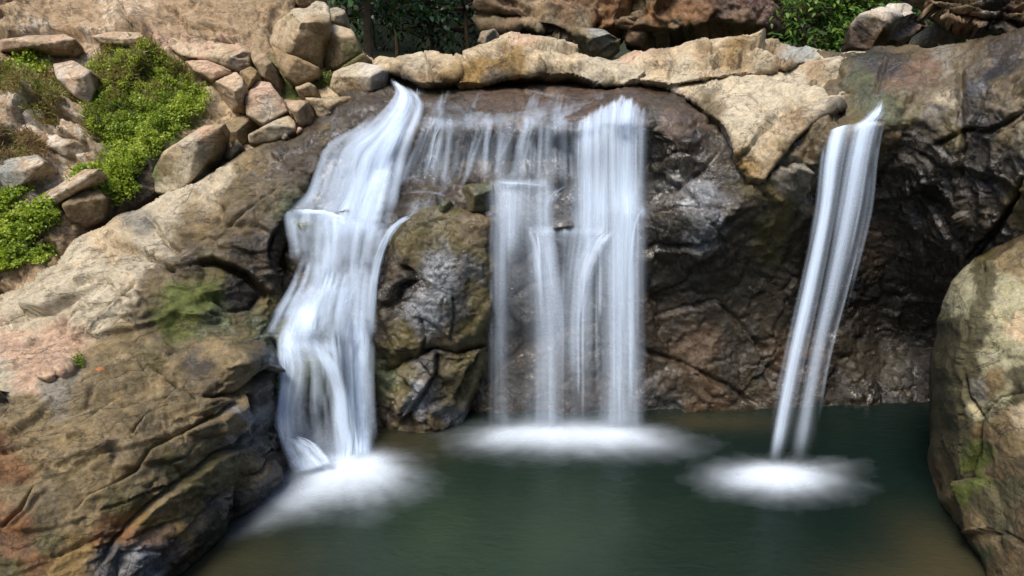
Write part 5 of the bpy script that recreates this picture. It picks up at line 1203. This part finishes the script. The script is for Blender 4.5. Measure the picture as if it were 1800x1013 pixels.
BK = REG['bank'][0]
SLB = REG['rock_slab'][0]
cover('ground_cover', [(160, 120), (200, 90), (260, 88), (320, 118), (350, 150), (378, 190), (345, 205), (310, 225), (300, 245), (262, 285), (238, 320), (205, 340), (190, 310), (205, 270), (165, 240), (160, 180)], 60000, BK, LEAFG,
      'bright green carpet of small-leaved plants on the upper left bank', ln=(0.012, 0.034), wd=0.42, lift=0.13, seed=1, huemid=0.6, clump=1.3)
cover('grass', [(158, 110), (200, 78), (270, 78), (330, 112), (355, 160), (300, 180), (220, 210), (215, 250), (165, 250)], 26000, BK, LEAFO, 'longer olive grass along the top of the green bank', ln=(0.06, 0.14), wd=0.05, lift=0.08, up=1.1, seed=2, huemid=0.35, lean=(0.2, -0.4, 0.6), cat='grass')
cover('grass', [(0, 90), (60, 100), (130, 130), (145, 190), (110, 215), (60, 200), (20, 180), (-60, 150)], 9000, BK, LEAFO, 'dry brownish grass clinging to the bank at the far left', ln=(0.05, 0.12), wd=0.07, lift=0.07, up=0.9, seed=3, huemid=0.55, cat='grass')
cover('grass', [(-40, 215), (50, 225), (90, 250), (100, 290), (60, 280), (0, 290), (-60, 300)], 5000, BK, LEAFO, 'brown dead grass and roots below the whitish rock at far left', ln=(0.05, 0.12), wd=0.06, lift=0.07, up=0.6, seed=4, huemid=0.85, cat='grass')
cover('ground_cover', [(-50, 400), (0, 380), (50, 360), (95, 345), (120, 365), (112, 400), (60, 425), (45, 470), (0, 485), (-60, 500)], 15000, BK, LEAFG, 'low bright green plants beside the slab at the left border', ln=(0.02, 0.05), wd=0.4, lift=0.13, seed=5, huemid=0.7)
cover('ground_cover', [(130, 300), (190, 285), (235, 300), (240, 345), (200, 372), (150, 368), (135, 330)], 8000, BK, LEAFG, 'straggling green plants hanging below the main green bank', ln=(0.02, 0.045), wd=0.4, lift=0.12, seed=6, huemid=0.5, clump=1.6)
cover('ground_cover', [(0, 90), (60, 85), (90, 100), (80, 135), (20, 130)], 3000, BK, LEAFG, 'sparse green sprigs at the top left of the bank', ln=(0.02, 0.05), wd=0.4, lift=0.1, seed=7, huemid=0.5, clump=1.8)
cover('ground_cover', [(0, 345), (50, 315), (62, 335), (30, 365), (0, 380)], 2500, BK, LEAFG, 'small green tuft on the grey stone at far left', ln=(0.02, 0.05), wd=0.4, lift=0.1, seed=8, huemid=0.6, clump=1.8)
cover('moss', [(134, 628), (148, 625), (152, 640), (142, 652), (132, 648)], 500, SLB, LEAFG, 'little tuft of moss at the right end of the pink block', ln=(0.012, 0.025), wd=0.4, lift=0.03, seed=11, huemid=0.3, cat='moss')
cover('moss', [(530, 140), (560, 128), (585, 130), (600, 150), (560, 168), (530, 160)], 5000, BK, LEAFO, 'dark moss in the hollow under the ridge boulders', ln=(0.015, 0.04), wd=0.4, lift=0.06, seed=9, huemid=0.1, cat='moss')
cover('moss', [(55, 440), (95, 430), (105, 455), (75, 480), (50, 470)], 2500, BK, LEAFG, 'yellowish moss mound above the pale slab rim', ln=(0.015, 0.03), wd=0.4, lift=0.05, seed=10, huemid=0.75, cat='moss')


def tube(path, r0, r1, seg=8):
    P = np.array(path, float); n = len(P)
    T = np.gradient(P, axis=0); T /= np.linalg.norm(T, axis=1)[:, None] + 1e-9
    a = np.cross(T, np.array([0.3, 0.9, 0.1])); a /= np.linalg.norm(a, axis=1)[:, None] + 1e-9
    b = np.cross(T, a)
    th = np.linspace(0, 2 * math.pi, seg, endpoint=False)
    r = np.linspace(r0, r1, n)
    V = P[:, None] + r[:, None, None] * (np.cos(th)[None, :, None] * a[:, None] + np.sin(th)[None, :, None] * b[:, None])
    idx = np.arange(n * seg).reshape(n, seg)
    nx_ = np.roll(idx, -1, 1)
    F = np.stack([idx[:-1], nx_[:-1], nx_[1:], idx[1:]], -1).reshape(-1, 4)
    return V.reshape(-1, 3), F


def join(parts):
    Vs, Fs, k = [], [], 0
    for V, F in parts: Vs.append(V); Fs.append(F + k); k += len(V)
    return np.vstack(Vs), np.vstack(Fs)


def bark_material():
    m, t = new_mat('bark'); N = NT(t)
    tc = N.n('ShaderNodeTexCoord'); n = N.noise(tc.outputs['Object'], 9, 7, 0.7)
    b = N.n('ShaderNodeBsdfPrincipled'); N.l(N.ramp(n, [(0.3, (0.06, 0.04, 0.025)), (0.7, (0.17, 0.12, 0.07))]), b.inputs['Base Color']); b.inputs['Roughness'].default_value = 0.9
    bu = N.n('ShaderNodeBump'); bu.inputs['Distance'].default_value = 0.03; N.l(n, bu.inputs['Height']); N.l(bu.outputs[0], b.inputs['Normal'])
    o = N.n('ShaderNodeOutputMaterial'); N.l(b.outputs[0], o.inputs[0]); return m


BARK = bark_material()


def tree(name, base, height, spread, nclump, mat, label, seed=0, r=0.12, leaf=(0.10, 0.17), per=46, group=None, low=0.15, cat='tree', hm=0.4, wd=0.22):
    rs = np.random.RandomState(seed)
    base = np.array(base, float)
    root = empty(name, tuple(base)); tag(root, label, cat, group)
    k = np.linspace(0, 1, 14)[:, None]
    lean = np.array([rs.uniform(-0.08, 0.08), rs.uniform(-0.05, 0.05), 1.0]) * height
    path = k * lean + 0.05 * height * np.hstack([np.sin(k * 3 + seed), np.cos(k * 2.3 + seed), 0 * k]) * k
    parts = [tube(path, r, r * 0.25, 10)]
    P, D, N_, H = [], [], [], []
    for c in range(nclump):
        t = rs.uniform(low, 1.0); st = path[int(t * 13)]
        an = rs.uniform(0, 2 * math.pi); rad = spread * (0.35 + 0.65 * math.sin(math.pi * min(1, 0.25 + 0.7 * t))) * rs.uniform(0.45, 1)
        dirv = np.array([math.cos(an), math.sin(an), rs.uniform(-0.15, 0.5)])
        end = st + dirv * rad
        kk = np.linspace(0, 1, 7)[:, None]
        br = st + (end - st) * kk + np.array([0, 0, -0.12 * rad]) * kk ** 2
        parts.append(tube(br, 0.028 * (1.2 - t) + 0.008, 0.004, 5))
        hb = rs.uniform(-0.25, 0.25)
        for q in range(6):
            # sprays: drooping twig with paired leaves
            o0 = br[-1 - rs.randint(0, 4)] + rs.normal(size=3) * 0.12 * rad
            dd = dirv * 0.5 + rs.normal(size=3) * 0.6 + np.array([0, 0, -0.15]); dd /= np.linalg.norm(dd)
            m_ = per // 6
            s = np.linspace(0.1, 1, m_)
            pp = o0 + dd * (s[:, None] * 0.6) + np.array([0, 0, -0.22]) * (s ** 2)[:, None]
            side = np.cross(dd, [0, 0, 1.0]); side /= np.linalg.norm(side) + 1e-9
            sg = np.where(np.arange(m_) % 2, 1, -1)[:, None]
            d_ = dd * 0.55 + side * sg * 0.9 + np.array([0, 0, -0.35]) + rs.normal(size=(m_, 3)) * 0.18
            P.append(pp); D.append(d_); N_.append(np.tile([0, -0.25, 1.0], (m_, 1)) + rs.normal(size=(m_, 3)) * 0.3); H.append(np.clip(hm + hb + rs.normal(size=m_) * 0.16, 0, 1))
    V, F = join(parts)
    mesh_np('trunk', V, F, BARK, None, root, local=True)
    P = np.vstack(P); L = rs.uniform(*leaf, len(P))
    leaves('crown', P, np.vstack(D), np.vstack(N_), L, L * wd, np.concatenate(H), mat, root)
    return root


def g(px, py, Y): return tuple(at(px, py, Y))


# ground of the stream bed behind the ledges and the wooded hillside beyond
def terrain():
    xs = np.linspace(-60, 60, 160); ys = np.concatenate([np.linspace(10.3, 22, 60), np.linspace(22.5, 90, 60)])
    X, Y = np.meshgrid(xs, ys)
    P = np.stack([X.ravel(), Y.ravel(), 0 * X.ravel()], 1)
    z = 3.7 + 0.12 * np.clip(P[:, 1] - 10.3, 0, 6) + np.clip(P[:, 1] - 19, 0, 80) * 0.75 + 0.5 * fbm(P * 0.25, 4) + 0.15 * fbm(P * 1.2, 4)
    z += np.clip(np.abs(P[:, 0]) - 10, 0, 50) * 0.5
    P[:, 2] = z
    idx = np.arange(X.size).reshape(X.shape)
    F = np.stack([idx[:-1, :-1], idx[:-1, 1:], idx[1:, 1:], idx[1:, :-1]], -1).reshape(-1, 4)
    m, t = new_mat('forest_floor'); N = NT(t)
    tc = N.n('ShaderNodeTexCoord'); n = N.noise(tc.outputs['Object'], 1.6, 8, 0.7)
    b = N.n('ShaderNodeBsdfPrincipled'); N.l(N.ramp(n, [(0.3, (0.010, 0.016, 0.006)), (0.7, (0.035, 0.045, 0.018))]), b.inputs['Base Color']); b.inputs['Roughness'].default_value = 0.95
    o = N.n('ShaderNodeOutputMaterial'); N.l(b.outputs[0], o.inputs[0])
    tag(mesh_np('hillside', P, F, m), kind='structure')


terrain()


def unseen_slopes():
    # unseen wooded slopes added behind and beside the viewer to shade the rock faces
    xs = np.linspace(-60, 60, 90); ys = np.linspace(-60, 9, 60)
    X, Y = np.meshgrid(xs, ys)
    x, y = X.ravel(), Y.ravel()
    r = np.maximum(np.hypot(np.clip(np.abs(x) - 3, 0, 99), np.clip(-y - 1, 0, 99)), 0)
    P = np.stack([x, y, 0 * x], 1)
    z = -1.2 + 1.0 * np.clip(r - 7, 0, 26) + 0.2 * np.clip(r - 33, 0, 60) + 1.6 * fbm(P * 0.12, 5) * smooth(7, 12, r) + 0.6 * fbm(P * 0.6, 4) * smooth(7, 10, r)
    P[:, 2] = z
    idx = np.arange(X.size).reshape(X.shape)
    F = np.stack([idx[:-1, :-1], idx[:-1, 1:], idx[1:, 1:], idx[1:, :-1]], -1).reshape(-1, 4)
    tag(mesh_np('terrain', P, F, bpy.data.materials['forest_floor']), kind='structure')


unseen_slopes()
lf = leaves('fallen_leaf', at([168.0], [654.0], [5.72]) + np.array([[0, 0, 0.02]]), np.array([[0.8, 0.3, 0.15]]), np.array([[0, -0.5, 0.8]]), [0.075], [0.02], np.array([0.5]), leaf_material('dead_leaf', [(0.45, 0.13, 0.03), (0.45, 0.13, 0.03)]))
tag(lf, 'single fallen orange leaf lying on the slab beside the pink block', 'leaf')
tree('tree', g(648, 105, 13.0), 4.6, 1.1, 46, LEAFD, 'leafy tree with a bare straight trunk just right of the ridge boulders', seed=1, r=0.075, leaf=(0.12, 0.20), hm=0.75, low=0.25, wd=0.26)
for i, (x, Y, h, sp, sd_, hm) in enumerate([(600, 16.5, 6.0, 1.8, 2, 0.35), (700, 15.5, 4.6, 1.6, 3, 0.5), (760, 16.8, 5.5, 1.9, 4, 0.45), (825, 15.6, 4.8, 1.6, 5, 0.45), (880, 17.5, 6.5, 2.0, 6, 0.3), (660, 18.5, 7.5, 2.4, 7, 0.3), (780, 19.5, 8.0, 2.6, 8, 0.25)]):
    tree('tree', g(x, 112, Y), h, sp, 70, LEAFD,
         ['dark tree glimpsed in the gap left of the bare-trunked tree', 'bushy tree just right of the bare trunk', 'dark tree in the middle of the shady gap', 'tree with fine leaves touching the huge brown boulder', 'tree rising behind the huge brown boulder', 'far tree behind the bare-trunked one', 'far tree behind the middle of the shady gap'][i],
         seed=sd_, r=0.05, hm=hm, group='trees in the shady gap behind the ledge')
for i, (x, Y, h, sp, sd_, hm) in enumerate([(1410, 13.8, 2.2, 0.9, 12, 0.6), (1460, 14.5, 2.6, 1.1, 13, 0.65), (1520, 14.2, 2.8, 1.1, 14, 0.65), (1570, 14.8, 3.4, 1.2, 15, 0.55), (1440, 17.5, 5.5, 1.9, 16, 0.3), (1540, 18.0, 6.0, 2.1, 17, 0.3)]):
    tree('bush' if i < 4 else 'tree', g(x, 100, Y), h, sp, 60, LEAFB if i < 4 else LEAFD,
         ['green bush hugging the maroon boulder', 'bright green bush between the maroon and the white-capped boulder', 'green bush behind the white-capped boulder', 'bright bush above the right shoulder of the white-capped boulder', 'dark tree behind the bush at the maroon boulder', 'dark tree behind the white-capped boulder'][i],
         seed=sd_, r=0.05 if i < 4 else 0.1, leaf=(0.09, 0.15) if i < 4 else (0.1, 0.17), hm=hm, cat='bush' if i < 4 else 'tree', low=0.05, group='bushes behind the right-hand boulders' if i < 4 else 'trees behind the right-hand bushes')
print('built', len(bpy.data.objects))
